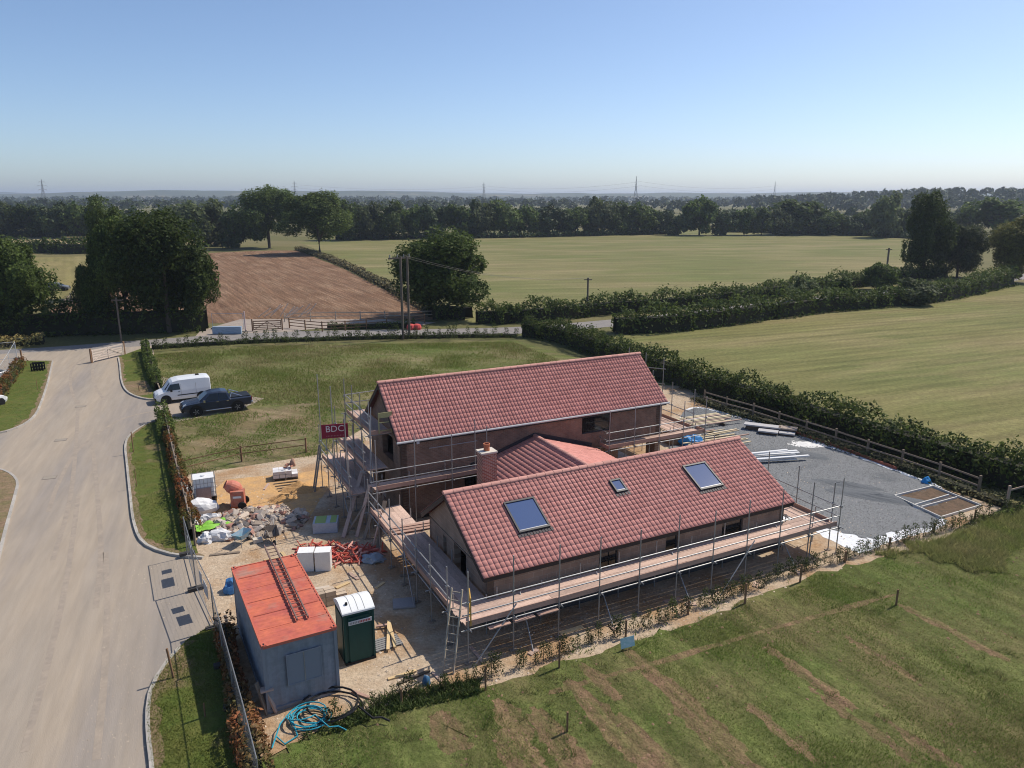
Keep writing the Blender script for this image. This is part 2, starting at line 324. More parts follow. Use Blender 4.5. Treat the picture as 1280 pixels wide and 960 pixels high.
# gravel as a relief surface with a soft, ragged edge
def gravel_yard():
    poly = wobble([at(*q) for q in YARD], .22, 4, 8); X0 = min(p[0] for p in poly); X1 = max(p[0] for p in poly); Y0 = min(p[1] for p in poly); Y1 = max(p[1] for p in poly)
    sheet('gravel_base', poly, .03, gravel_m)
    n = 26000; x = rng.uniform(X0, X1, n); y = rng.uniform(Y0, Y1, n); k = inside(x, y, poly); x, y = x[k], y[k]; n = len(x); r = rng.uniform(.025, .06, n)
    a = rng.uniform(0, 6.28, n); V = []; 
    for j in range(3): V.append(np.stack([x + r * np.cos(a + j * 2.1), y + r * np.sin(a + j * 2.1), np.full(n, .03)], 1))
    V.append(np.stack([x, y, .03 + r * .8], 1)); V = np.stack(V, 1).reshape(-1, 3); b = np.arange(n)[:, None] * 4
    Fc = np.concatenate([b + np.array([[0, 1, 3]]), b + np.array([[1, 2, 3]]), b + np.array([[2, 0, 3]])])
    o = link('gravel', npmesh('gravel', V, Fc, mat('gravel_chips', (.195, .203, .21), .9, island=.3, spec=.15))); tag(o, 'blue grey gravel chips spread over the yard behind the house', 'gravel', kind='stuff')
gravel_yard()
# verges and kerbs
verge_m = mat('verge_lawn', (.085, .115, .025), .95, var=.22, scale=1.0, col2=(.12, .125, .035), bump=.03, bscale=12, col3=(.20, .145, .085), scale3=.35, lo3=.6, hi3=.72, spec=.1)
soil_m = mat('bare_verge_soil', (.24, .16, .10), .95, var=.25, scale=1.2, col2=(.17, .14, .065), bump=.05, bscale=7)
V1 = [(196, 1100), (190, 960), (186, 925), (185, 890), (190, 862), (207, 832), (234, 803), (244, 797)]
V2 = [(254, 698.5), (238, 697.5), (214, 694), (192, 687), (176, 676), (167, 652), (163, 620), (159, 582), (157, 558), (163, 545), (180, 533), (200, 524)]
V3 = [(198, 500), (190, 500.5), (172, 497), (158, 489), (152, 476), (150, 458), (148, 447)]
V4 = [(66, 452), (60, 478), (50, 508), (40, 524), (20, 536), (-10, 544), (-60, 551), (-140, 556)]
V5 = [(-120, 582), (-40, 583), (0, 588), (14, 594), (22, 604), (19, 620), (8, 660), (-8, 720), (-40, 800), (-120, 960)]
VERGE = [(V1, [(262, 785), (284, 800), (300, 880), (318, 960), (345, 1100)]), (V2, [(206, 519), (213, 560), (232, 640), (248, 694)]), (V3, [(176, 437), (186, 441), (196, 480), (201, 494)]),
         (V4, [(-160, 535), (-30, 495), (14, 464), (24, 452)]), (V5, [(-260, 960), (-230, 700), (-200, 600)])]
def kerb(line):
    pts = resample(smooth([at(*q) for q in line], 8), .915); k = link('kerb', None, None, pts[0]); k['kind'] = 'structure'
    for a, b in zip(pts, pts[1:]):
        d = (b - a); c = (a + b) / 2; o = block('kerb_stone', (c.x - pts[0].x, c.y - pts[0].y, .055), (d.length - .012, .14, .13), M_CONC, k, math.atan2(d.y, d.x))
verge_polys = []
for (kl, rest), nm, mm in zip(VERGE, ('verge',) * 5, (verge_m, verge_m, verge_m, verge_m, soil_m)):
    edge = smooth([at(*q) for q in kl], 8); poly = edge + [at(*q) for q in rest]; verge_polys.append(poly)
    sheet(nm, poly, .105, mm); kerb(kl)
for kl, sgn in ((V1, 1), (V2, 1), (V3, 1), (V4, -1)):
    e = resample(smooth([at(*q) for q in kl], 8), .5); rk = random.Random(len(e)); L1, L2 = [], []
    for i, p in enumerate(e):
        d_ = (e[min(i + 1, len(e) - 1)] - e[max(i - 1, 0)]).normalized(); n_ = Vector((d_.y, -d_.x, 0)) * sgn * (1 if kl is not V4 else -1)
        L1.append(p + n_ * .06); L2.append(p + n_ * (.16 + .32 * rk.random()))
    V_ = [(q.x, q.y, .1085) for q in L1 + L2]; n = len(e); o = link('worn_verge_edge', npmesh('worn_verge_edge', V_, [(i, i + 1, n + i + 1, n + i) for i in range(n - 1)], soil_m)); o['kind'] = 'structure'
m_tyre = mat('tyre_smear', (.29, .245, .20), .95, col2=(.35, .29, .23), scale=1.5, var=.1)
for pth in (((100, 512), (90, 490), (88, 470), (95, 455), (112, 444)), ((130, 500), (118, 480), (116, 462), (124, 450)), ((60, 640), (75, 600), (100, 560), (150, 525), (200, 512)), ((66, 700), (84, 640), (92, 590), (96, 540), (98, 500)), ((120, 760), (126, 690), (122, 620), (116, 560)), ((30, 940), (62, 820), (84, 720), (98, 620)), ((120, 950), (130, 850), (134, 760), (132, 690))):
    ribbon('tyre_mark', smooth([at(*q) for q in pth], 8), .24, .0005 + .0003 * (len(pth) + pth[0][0] % 7), m_tyre)
sheet('bare_patch', wobble([at(*q, .11) for q in ((154, 478), (182, 476), (188, 492), (165, 492))], .15, 4, 2), .111, soil_m)
# foreground meadow
m_mead = field_mat('rough_meadow', (.088, .122, .030), (.150, .125, .058), (.125, .14, .045), -HA - R(90), row=1.3, rowamt=.34, patch=.11, bump=.10)
MEAD = px((300, 1300), (322, 966), (345, 946), (400, 912), (470, 887), (600, 858), (760, 812), (880, 772), (1040, 712), (1160, 681), (1215, 650), (1290, 630), (1420, 640), (1900, 900), (1700, 1300))
MEAD = wobble(MEAD, .22, 10, 4)
sheet('meadow', MEAD, .012, m_mead)

# ------------------------------------------------------------------ the house
BLK = (.30, .21, .155)
M_WX = masonry('block_wall_long', BLK, (.26, .18, .135), (.34, .265, .21), .44, .225, 0)
M_WY = masonry('block_wall_gable', BLK, (.26, .18, .135), (.34, .265, .21), .44, .225, 1)
M_BX = masonry('brick_wall_long', (.27, .165, .115), (.21, .125, .09), (.29, .23, .18), .225, .075, 0, .008)
M_BY = masonry('brick_wall_gable', (.27, .165, .115), (.21, .125, .09), (.29, .23, .18), .225, .075, 1, .008)
M_CH = masonry('chimney_brick', (.40, .165, .105), (.20, .085, .07), (.55, .46, .38), .225, .075, 0, .011)
house = thing('house', 'unfinished blockwork house with red tiled roofs wrapped in scaffolding', 'house', HO, HA)
def wall(name, a, b, z0, z1, holes, th, m, parent):      # a straight wall from a to b (xy), holes = (s0, s1, z0, z1), thickness to the left
    a, b = Vector((*a, 0)), Vector((*b, 0)); L_ = (b - a).length; d = (b - a) / L_; n = Vector((-d.y, d.x, 0)) * th
    xs = sorted({0, L_} | {q for h in holes for q in h[:2]}); zs = sorted({z0, z1} | {q for h in holes for q in h[2:]})
    g = B(); hole = lambda i, j: i < 0 or j < 0 or i >= len(xs) - 1 or j >= len(zs) - 1 or any(h[0] <= (xs[i] + xs[i + 1]) / 2 <= h[1] and h[2] <= (zs[j] + zs[j + 1]) / 2 <= h[3] for h in holes)
    pt = lambda s, z, k: a + d * s + n * k + Vector((0, 0, z))
    for i in range(len(xs) - 1):
        for j in range(len(zs) - 1):
            if hole(i, j): continue
            s0, s1, q0, q1 = xs[i], xs[i + 1], zs[j], zs[j + 1]
            g.add([pt(s0, q0, 0), pt(s1, q0, 0), pt(s1, q1, 0), pt(s0, q1, 0)], [(0, 1, 2, 3)]); g.add([pt(s0, q0, 1), pt(s1, q0, 1), pt(s1, q1, 1), pt(s0, q1, 1)], [(3, 2, 1, 0)])
            if hole(i - 1, j): g.add([pt(s0, q0, 0), pt(s0, q0, 1), pt(s0, q1, 1), pt(s0, q1, 0)], [(3, 2, 1, 0)])
            if hole(i + 1, j): g.add([pt(s1, q0, 0), pt(s1, q0, 1), pt(s1, q1, 1), pt(s1, q1, 0)], [(0, 1, 2, 3)])
            if hole(i, j - 1): g.add([pt(s0, q0, 0), pt(s1, q0, 0), pt(s1, q0, 1), pt(s0, q0, 1)], [(3, 2, 1, 0)])
            if hole(i, j + 1): g.add([pt(s0, q1, 0), pt(s1, q1, 0), pt(s1, q1, 1), pt(s0, q1, 1)], [(0, 1, 2, 3)])
    return g.build(name, m, parent)
def window(x, z0, z1, wd, y, axis, parent, glass=True):  # frame and pane set back in an opening
    g = B(); t = .06
    rect = [((0, z0 + t / 2), (wd, t)), ((0, z1 - t / 2), (wd, t)), ((-wd / 2 + t / 2, (z0 + z1) / 2), (t, z1 - z0 - 2 * t)), ((wd / 2 - t / 2, (z0 + z1) / 2), (t, z1 - z0 - 2 * t))]
    for (c, zc), (ww, hh) in rect:
        if axis == 0: g.box((x + c, y, zc), (ww, .06, hh))
        else: g.box((y, x + c, zc), (.06, ww, hh))
    f = g.build('window', M_FRAME, parent)
    p = B(); 
    if axis == 0: p.box((x, y, (z0 + z1) / 2), (wd - .1, .02, z1 - z0 - .1))
    else: p.box((y, x, (z0 + z1) / 2), (.02, wd - .1, z1 - z0 - .1))
    p.build('pane', M_GLASS, f)
FE, FR_, FY, FW, FL = 2.5, 4.56, 4.05, 7.1, 16.8         # front wing: eave and ridge height, ridge line, depth, length
fx0, fx1, fy0, fy1 = .32, FL - .32, .35, FW - .35
holes_f = [(5.3, 6.3, 1.15, 2.15), (8.9, 9.6, 1.0, 2.15), (12.2, 13.5, 1.1, 2.15)]
wall('wall', (fx0, fy0), (fx1, fy0), 0, FE - .1, holes_f, .3, M_WX, house)
for h in holes_f: window((h[0] + h[1]) / 2 + fx0, h[2], h[3], h[1] - h[0], fy0 + .12, 0, house)
wall('wall', (fx1, fy1), (fx0, fy1), 0, FE - .1, [], .3, M_WX, house)
wall('wall', (fx0, fy1), (fx0, fy0), 0, FE - .1, [(3.0, 4.3, .9, 2.35), (1.7, 2.1, 1.1, 2.2)], .3, M_WY, house)
wall('wall', (fx1, fy0), (fx1, fy1), 0, FE - .1, [(2.4, 4.6, .1, 2.2)], .3, M_WY, house)
M_LOWER = mat('dark_lower_blockwork', (.075, .07, .07), .95, var=.25, scale=2)
block('dark_base', ((fx0 + fx1) / 2, fy0 - .012, .56), (fx1 - fx0 + .02, .02, 1.1), M_LOWER, house); block('dark_base', (fx0 - .012, (fy0 + fy1) / 2, .4), (.02, fy1 - fy0, .8), M_LOWER, house)  # thin darker slabs over the lower front and left walls
def gable(x, y0, yr, y1, ze, zr, th, m, parent, name='gable_wall'):
    k = .14
    B().extr([(x, y0, ze - .1), (x, y1, ze - .1), (x, y1, ze - .02), (x, yr, zr - k), (x, y0, ze - .02)], (th, 0, 0)).build(name, m, parent)
gable(fx0, fy0, FY, fy1, FE + .05, FR_, .3, M_WY, house); gable(fx1 - .3, fy0, FY, fy1, FE + .05, FR_, .3, M_WY, house)
# back wing
bx, by, BE, BR, BW, BL = .46, 11.58, 4.6, 7.07, 6.2, 17.6
wx0, wx1, wy0, wy1 = bx + .3, bx + BL - .3, by + .35, by + BW - .35
holes_b = [(12.0 - wx0, 14.1 - wx0, 3.25, 4.28), (3.6, 4.5, .6, 1.9), (13.9, 17.0, 0.02, 2.25)]
wall('wall', (wx0, wy0), (wx1, wy0), 0, BE - .1, holes_b, .3, M_BX, house)
window(13.05, 3.25, 4.28, 2.1, wy0 + .12, 0, house); window(wx0 + 4.05, .6, 1.9, .9, wy0 + .15, 0, house)
wall('wall', (wx1, wy1), (wx0, wy1), 0, BE - .1, [(13.0, 16.2, .02, 2.25), (.2, 3.2, .02, 2.25)], .3, M_BX, house)
wall('wall', (wx0, wy1), (wx0, wy0), 0, BE - .1, [(1.0, 2.4, .05, 2.2), (2.2, 4.1, 2.9, 4.3)], .3, M_BY, house)
wall('wall', (wx1, wy0), (wx1, wy1), 0, BE - .1, [(.9, 4.4, .02, 2.25)], .3, M_BY, house)
gable(wx0, wy0, by + BW / 2, wy1, BE + .05, BR, .3, M_BY, house); gable(wx1 - .3, wy0, by + BW / 2, wy1, BE + .05, BR, .3, M_BY, house)
block('floor_slab', (bx + BL / 2, by + BW / 2, .04), (BL - .8, BW - .9, .08), M_CONC, house); block('floor_slab', (FL / 2, FW / 2, .04), (FL - .8, FW - .9, .08), M_CONC, house)
block('ceiling', (bx + BL / 2, by + BW / 2, 2.55), (BL - 1.3, BW - 1.4, .2), M_WOOD, house)
# link between the wings
lx0, lx1, LR, LE, lxc = 4.75, 12.7, 3.62, 2.4, 8.78
wall('wall', (lx0 + .3, wy0 - .01), (lx0 + .3, fy1 + .01), 0, LE, [], .25, M_BY, house); wall('wall', (lx1 - .3, fy1 + .01), (lx1 - .3, wy0 - .01), 0, LE, [], .25, M_BY, house)

# roofs: every tile is a piece of relief; the lowest courses of the front roof are tiles of their own
def tile_geo(tw, g, k=8, dep=.036, th=.011, lap=.02):
    xs = np.linspace(0, tw, k + 1); t = xs / tw
    z = dep * (1 - np.abs(2 * t - 1) ** 3.2)
    V = []
    for yy, dz in ((-lap, th), (g, .004)):             # y up the slope, butt end first
        V += [(x, yy, zz + dz) for x, zz in zip(xs, z)]
    V += [(x, -lap, zz - .004) for x, zz in zip(xs, z)]
    n = k + 1; Fc = [(i, i + 1, n + i + 1, n + i) for i in range(k)] + [(2 * n + i, 2 * n + i + 1, i + 1, i) for i in range(k)]
    return np.array(V), np.array(Fc)
def tiled(parent, org, ex, ey, ncol, nrow, tw, g, single=0, clip=None, name='roof_tile'):
    ex, ey = Vector(ex).normalized(), Vector(ey).normalized(); en = ex.cross(ey); V, Fc = tile_geo(tw, g); E_ = np.array([ex, ey, en])
    V0 = V @ E_; me = npmesh('roof_tile', V0, Fc, M_TILE1); VV, FF = [], []; k = 0
    for r in range(nrow):
        for c in range(ncol):
            p = np.array(org) + np.array(ex) * (c * tw) + np.array(ey) * (r * g)
            if clip and not clip((c + .5) * tw, (r + .5) * g): continue
            if r < single: link(name, me, parent, p)
            else: VV.append(V0 + p + np.array(en) * random.uniform(-.003, .003)); FF.append(Fc + len(V0) * k); k += 1
    o = link('roof_tiles', npmesh('roof_tiles', np.concatenate(VV), np.concatenate(FF), M_TILE), parent); o['kind'] = 'stuff'
def deck(g, pts, th=.1):                                # roof boarding slab under tiles
    n = (Vector(pts[1]) - Vector(pts[0])).cross(Vector(pts[2]) - Vector(pts[0])).normalized()
    g.extr([Vector(p) for p in pts], -n * th)
def ridge_run(a, b, r, parent, n):
    a, b = Vector(a), Vector(b); d = (b - a) / n; k = ('rt', round(d.length, 3), r)
    if k not in _sh:
        g = B(); m = 8; prof = [(r * math.cos(math.pi * (i / m) * 1.1 - .05 * math.pi), r * math.sin(math.pi * (i / m) * 1.1 - .05 * math.pi)) for i in range(m + 1)]
        vs = [(0, y, z * .85) for y, z in prof] + [(d.length * .985, y * .93, z * .8) for y, z in prof]
        g.add(vs, [(i, i + 1, m + 2 + i, m + 1 + i) for i in range(m)] + [tuple(range(m + 1)), tuple(range(m + 1, 2 * m + 2))[::-1]]); _sh[k] = g.mesh('ridge_tile', M_RIDGE)
    q = d.to_track_quat('X', 'Z').to_euler()
    for i in range(n): link('ridge_tile', _sh[k], parent, a + d * i, q)
def roof(x0, L_, y0, yr, y1, ze, zr, ncol, nrow, single, nr):
    g = B(); zd = .0
    deck(g, [(x0 + .03, y0 + .04, ze), (x0 + L_ - .03, y0 + .04, ze), (x0 + L_ - .03, yr, zr), (x0 + .03, yr, zr)])
    deck(g, [(x0 + L_ - .03, y1, ze), (x0 + .03, y1, ze), (x0 + .03, yr, zr), (x0 + L_ - .03, yr, zr)])
    rf = g.build('roof', mat('roof_boarding', (.20, .075, .065), .85, var=.2, scale=3), house)
    sl_ = math.hypot(yr - y0, zr - ze); tiled(rf, (x0, y0, ze + .012), (1, 0, 0), (0, yr - y0, zr - ze), ncol, nrow, L_ / ncol, sl_ / nrow, single)
    s2 = math.hypot(y1 - yr, zr - ze); tiled(rf, (x0 + L_, y1, ze + .012), (-1, 0, 0), (0, yr - y1, zr - ze), ncol, nrow, L_ / ncol, s2 / nrow, 0)
    ridge_run((x0 - .03, yr, zr + .03), (x0 + L_ + .03, yr, zr + .03), .145, rf, nr)
    for xx in (x0 + .03, x0 + L_ - .03):                # barge boards on the gables
        for ya in (y0, y1):
            d = Vector((0, yr - ya, zr - ze)); n = Vector((0, -d.z, d.y)).normalized(); n = n if n.z > 0 else -n
            B().extr([Vector((xx, ya, ze)) - n * .012, Vector((xx, yr, zr)) - n * .012, Vector((xx, yr, zr)) - n * .22, Vector((xx, ya, ze)) - n * .22], (.025 if xx > x0 + 1 else -.025, 0, 0)).build('barge_board', M_FASCIA, rf)
    block('fascia', (x0 + L_ / 2, y0 + .08, ze - .12), (L_ - .1, .03, .2), M_FASCIA, rf); block('fascia', (x0 + L_ / 2, y1 - .08, ze - .12), (L_ - .1, .03, .2), M_FASCIA, rf)
    block('soffit', (x0 + L_ / 2, y0 + .22, ze - .19), (L_ - .1, .24, .02), M_FASCIA, rf)
    return rf
rf1 = roof(0, FL, 0, FY, FW, FE, FR_, 75, 17, 4, 37)
rf2 = roof(bx, BL, by, by + BW / 2, by + BW, BE, BR, 86, 13, 0, 39)
bar('gutter', (bx - .05, by - .05, BE - .045), (bx + BL + .1, by - .05, BE - .045), .06, M_GUTTER, house)
block('gutter_outlet', (bx + 1.1, by - .05, BE - .16), (.14, .1, .14), M_GUTTER, house)
# link roof: two slopes, ridge running front to back, cut where it meets the wings
g = B(); ya, yb = FY + .3, wy0 - .01
deck(g, [(lxc, ya, LR), (lx0, ya, LE), (lx0, yb, LE), (lxc, yb, LR)][::-1]); deck(g, [(lx1, ya, LE), (lxc, ya, LR), (lxc, yb, LR), (lx1, yb, LE)][::-1])
rf3 = g.build('roof', MATS['roof_boarding'], house)
def rear_z(y): return FR_ - (y - FY) * (FR_ - FE) / (FW - FY)
sl1 = math.hypot(lxc - lx0, LR - LE); sl2 = math.hypot(lx1 - lxc, LR - LE)
tiled(rf3, (lx0, yb, LE + .012), (0, -1, 0), (lxc - lx0, 0, LR - LE), 25, 15, .285, sl1 / 15, 0, clip=lambda s, t: LE + (LR - LE) * t / sl1 > rear_z(yb - s) - .06)
tiled(rf3, (lx1, ya, LE + .012), (0, 1, 0), (lxc - lx1, 0, LR - LE), 25, 15, .285, sl2 / 15, 0, clip=lambda s, t: ya + s < yb and LE + (LR - LE) * t / sl2 > rear_z(ya + s) - .06)
ridge_run((lxc, FY + 1.45, LR + .03), (lxc, yb, LR + .03), .15, rf3, 14)
for xe, s in ((lx0, 1), (lx1, -1)):                      # lead flashing where the link meets the tall wall
    beam('flashing', (xe, wy0 - .02, LE + .12), (lxc, wy0 - .02, LR + .12), .03, .2, mat('lead', (.05, .045, .05), .6), rf3)
# chimney
ch = B().box((3.95, 8.1, 2.3), (.8, .66, 4.6)).build('chimney', M_CH, house)
block('cap', (3.95, 8.1, 4.65), (.88, .74, .08), mat('chimney_cap', (.6, .55, .48), .9, var=.1), ch)
B().lathe([(.0, 4.7), (.16, 4.7), (.14, 4.95), (.17, 4.97), (.17, 5.05), (.12, 5.05), (.11, 4.8), (0, 4.8)], 14, (3.95, 8.1, 0)).build('chimney_pot', mat('terracotta', (.45, .16, .08), .8), ch)
# roof windows
en = Vector((0, -(FR_ - FE), FY)).normalized(); es = Vector((0, FY, FR_ - FE)).normalized()
for i, (xa, xb, y0, y1) in enumerate(((2.32, 3.82, 1.47, 3.0), (7.85, 8.47, 2.38, 3.06), (12.15, 13.58, 1.6, 3.05))):
    pt = lambda x, y, h: Vector((x, y, FE + y * (FR_ - FE) / FY)) + en * h
    g = B(); t = .075
    def slab(x0, x1, ya, yb, h0, h1, gg): gg.extr([pt(x0, ya, h0), pt(x1, ya, h0), pt(x1, yb, h0), pt(x0, yb, h0)], en * (h1 - h0))
    slab(xa, xb, y0, y0 + t, .0, .15, g); slab(xa, xb, y1 - t, y1, .0, .16, g); slab(xa, xa + t, y0 + t, y1 - t, .0, .15, g); slab(xb - t, xb, y0 + t, y1 - t, .0, .15, g)
    wn = g.build('skylight', M_FRAME, house); wn['label'] = ('large sky-tinted roof window nearest the left gable', 'small roof window in the middle of the front roof', 'large roof window nearest the right end of the front roof')[i]
    g = B(); slab(xa + t, xb - t, y0 + t, y1 - t, .09, .115, g); g.build('pane', M_PANE, wn)
    g = B(); slab(xa + t, xb - t, y0 + t + .02, y0 + t + .05, .116, .125, g); g.build('pane_bead', M_GUTTER, wn)
    n = max(3, int((xb - xa + .2) / .14)); 
    for k in range(n):
        x = xa - .08 + (xb - xa + .2) * k / n; g = B(); slab(x, x + .11, y0 - .17, y0 + .01, .055 + .008 * (k % 2), .068 + .008 * (k % 2), g); g.build('flashing', MATS['lead'], wn)

# ------------------------------------------------------------------ scaffolding (each run stands by itself)
TR = .027
def run(name, label, xa, xb, y_out, y_in, zp, ztop, n, rails=(.5, 1.0), axis=0, top_var=.2, boards=True, inner=True, zin=.55, zg=0, toe=True, seed=1, blen=3.9, rail_ext=.15, toe_ends=''):
    """standards along a line at y_out and a second line at y_in, boards between; axis 1 swaps x and y"""
    r = random.Random(seed); S = (lambda x, y, z: Vector((x, y, z))) if axis == 0 else (lambda x, y, z: Vector((y, x, z)))
    t = thing(name, label, 'scaffolding', HO, HA); sg = 1 if y_in > y_out else -1
    for i in range(n + 1):
        x = xa + (xb - xa) * i / n + r.uniform(-.05, .05); lean = r.uniform(-.03, .03)
        bar('standard', S(x, y_out, zg), S(x + lean, y_out + r.uniform(-.03, .03), ztop + r.uniform(-top_var, top_var)), TR, M_STEELD if r.random() < .6 else M_STEEL, t)
        if zg == 0: block('base_plate', S(x, y_out, .02), (.3, .2, .04), M_WOOD, t, r.uniform(-.4, .4))
        if inner: bar('standard', S(x, y_in - sg * .06, zg), S(x + lean, y_in - sg * .06, zp + zin + r.uniform(-.3, .3)), TR, M_STEEL, t)
        bar('transom', S(x + .06, y_out - sg * .22, zp - .075), S(x + .06, y_in + sg * .05, zp - .075), TR, M_STEEL, t)
        block('coupler', S(x, y_out - sg * .02, zp - .1), (.09, .09, .1), M_STEELD, t)
        if rails: block('coupler', S(x, y_out - sg * .02, zp + rails[-1]), (.09, .09, .1), M_STEEL, t)
    for z in (zp - .13,): bar('ledger', S(xa - .2, y_out + sg * .05, z), S(xb + .2, y_out + sg * .05, z), TR, M_STEEL, t); bar('ledger', S(xa - .2, y_in - sg * .1, z), S(xb + .2, y_in - sg * .1, z), TR, M_STEEL, t)
    for z in rails or (): bar('guard_rail', S(xa - rail_ext, y_out + sg * .055, zp + z), S(xb + rail_ext, y_out + sg * .055, zp + z + r.uniform(-.02, .02)), TR, M_STEEL, t)
    if toe:
        x = xa
        while x < xb - .05:
            e = min(x + blen, xb); beam('toe_board', S(x + .01, y_out + sg * .10, zp + .085 + r.uniform(-.015, .015)), S(e, y_out + sg * .10, zp + .085 + r.uniform(-.015, .015)), .038, .225, M_TOE, t); x = e
        for c in toe_ends:
            x = xa + .02 if c == 'a' else xb - .02; beam('toe_board', S(x, y_out, zp + .085), S(x, y_in, zp + .085), .038, .225, M_TOE, t)
    if boards:
        wdt = abs(y_in - y_out) - .16; nb = max(2, int(wdt / .228)); pitch = wdt / nb
        for k in range(nb):
            y = y_out + sg * (.14 + pitch * (k + .5)); x = xa - .12 + r.uniform(0, .15)
            while x < xb:
                e = min(x + blen * r.choice((1, 1, .77)), xb + .1); 
                if e - x > .4: beam('board', S(x + .006, y, zp + r.uniform(-.006, .012)), S(e, y + r.uniform(-.004, .004), zp + r.uniform(-.006, .012)), pitch - .008, .038, M_BOARD, t)
                x = e
    return t
ZP = 1.5
s1 = run('scaffolding', 'long single-lift scaffold along the front wall facing the meadow', -1.35, 18.3, -1.4, .12, ZP, 3.95, 10, seed=2)
for (a, b) in (((-1.25, -1.75, .03), (.7, -1.45, 2.0)), ((10.55, -1.9, .03), (12.8, -1.45, 1.95)), ((1.2, -1.9, .03), (1.55, -.1, 1.6)), ((4.9, -1.9, .03), (5.2, -.1, 1.6)), ((8.9, -1.9, .03), (9.2, -.1, 1.6)), ((15.2, -1.9, .03), (15.5, -.1, 1.6))):
    bar('brace', a, b, TR, M_STEEL, s1)
for x in (1.2, 4.9, 8.9, 12.6, 15.2): block('base_plate', (x, -1.9, .03), (.45, .22, .05), M_BOARD, s1, .3 * x)
for x0_ in (-.5, .55, 1.6): beam('loose_board', (x0_, -1.5, ZP - .2), (x0_ + .9, -1.5, ZP - .19), .2, .04, M_TOE, s1)
s2 = run('scaffolding', 'single-lift scaffold past the left gable of the front wing', .1, 10.6, -1.5, .2, ZP, 3.3, 6, axis=1, seed=3, rail_ext=.1)
bar('brace', (-1.75, 3.3, .02), (-1.5, 5.2, 1.7), TR, M_STEEL, s2)
for k in range(4): beam('board', (-.1 + .2, 7.3 + k * .26, ZP + .03), (4.2, 7.35 + k * .26, ZP + .03), .222, .038, M_BOARD, s2)
for k in range(3): beam('board', (-1.2, 7.4 + k * .3, ZP + .1), (2.9, 7.0 + k * .3, ZP + .1), .2, .038, M_TOE, s2)
s3 = run('scaffolding', 'short scaffold return round the right gable above the gravel yard', -.9, 7.6, 18.35, 17.0, ZP, 3.7, 4, axis=1, seed=4, rail_ext=.5)
s4 = run('scaffolding', 'mid-height scaffold along the tall wing left of the chimney', -1.0, 5.2, 10.75, wy0 - .12, 2.45, 5.0, 3, seed=5, rail_ext=.3)
bar('standard', (4.7, 11.2, 2.3), (4.7, 11.2, 5.4), TR, M_STEELD, s4)
bar('guard_rail', (2.2, 11.6, 4.0), (5.0, 11.6, 4.0), TR, M_STEEL, s4)
s5 = run('scaffolding', 'mid-height scaffold at the right end of the tall wing', 13.2, 20.6, 10.85, wy0 - .1, 2.45, 4.9, 4, seed=6, toe_ends='ab')
for z in (.5, 1.0): bar('guard_rail', (13.2, 10.8, 2.45 + z), (13.2, wy0 - .1, 2.45 + z), TR, M_STEEL, s5)
s6 = run('scaffolding', 'scaffold return beyond the right gable of the tall wing', 12.0, 18.6, 20.5, 18.6, 2.45, 5.2, 3, axis=1, seed=7)
for z in (4.6, 5.6): bar('guard_rail', (19.2, 13.4, z + .6), (19.2, 17.6, z), TR, M_STEELD, s6)
for q in (13.6, 15.5, 17.4): bar('standard', (19.2, q, 0), (19.2, q, 6.9), TR, M_STEELD, s6)
for q in range(3): beam('board', (18.75 + q * .23, 13.4, 4.3), (18.75 + q * .23, 17.4, 4.3), .222, .038, M_BOARD, s6)
# three lifts on the left gable of the tall wing
s7 = run('scaffolding', 'lowest lift of boards beside the left gable of the tall wing', 12.2, 18.8, -2.0, -.2, 1.9, 3.9, 4, axis=1, seed=8)
s8 = run('scaffolding', 'middle lift of boards beside the left gable of the tall wing', 12.4, 18.2, -1.15, .1, 3.05, 5.0, 3, axis=1, seed=9, inner=False)
s9 = run('scaffolding', 'topmost lift of boards below the left gable peak', 13.0, 17.9, -.6, .6, 4.75, 6.7, 3, axis=1, seed=10, inner=False, toe_ends='a')
for q in (12.5, 15.2, 18.3): bar('standard', (-2.0, q, 3), (-2.02, q, 6.2 + (q > 15) * .9), TR, M_STEEL, s9)
bar('brace', (-1.95, 12.5, 0.05), (-1.95, 15.4, 2.8), TR, M_STEEL, s8); bar('brace', (-.7, 12.3, 2.4), (-.6, 13.0, 5.6), TR, M_STEEL, s9); bar('brace', (-.9, 12.25, 2.4), (-.5, 12.9, 6.3), TR, M_STEEL, s9)
bar('guard_rail', (-.6, 17.9, 5.8), (2.5, 18.0, 5.85), TR, M_STEEL, s9); bar('guard_rail', (-.6, 17.9, 5.3), (2.2, 18.0, 5.3), TR, M_STEEL, s9)
# hatch gates and ladders
def gate_panel(loc, rz, label, m):
    t = thing('safety_gate', label, 'gate', loc, rz)
    for x in (-.35, .35): beam('upright', (x, 0, 0), (x, 0, 1.15), .05, .05, m, t)
    block('top_panel', (0, 0, 1.0), (.72, .04, .28), m, t)
    for z in (.15, .6): beam('cross_rail', (-.35, 0, z), (.35, 0, z), .04, .04, m, t)
m_yel = mat('faded_yellow_paint', (.36, .34, .16), .6, var=.2, scale=3); m_orange = mat('yellow_gate_paint', (.55, .33, .08), .6)
gate_panel(hp(.25, 12.9, 4.77), HA, 'faded yellow loading gate at the left gable peak', m_yel); gate_panel(hp(18.9, 14.6, 4.32), HA, 'faded yellow loading gate beyond the right end of the tall wing', m_yel)
gate_panel(hp(-1.05, -1.05, ZP + .03), HA + R(70), 'small yellow ladder gate at the front left scaffold corner', m_orange)
def ladder(name, label, p0, p1, wd, side, m, nr, r=.03):
    p0, p1 = Vector(p0), Vector(p1); side = Vector(side).normalized() * wd / 2; t = thing(name, label, 'ladder', p0)
    for s in (-1, 1): beam('stile', side * s, p1 - p0 + side * s, .045, .09, m, t)
    for i in range(nr): q = (p1 - p0) * ((i + .6) / nr); bar('rung', q - side, q + side, .016, m, t, 6)
    return t
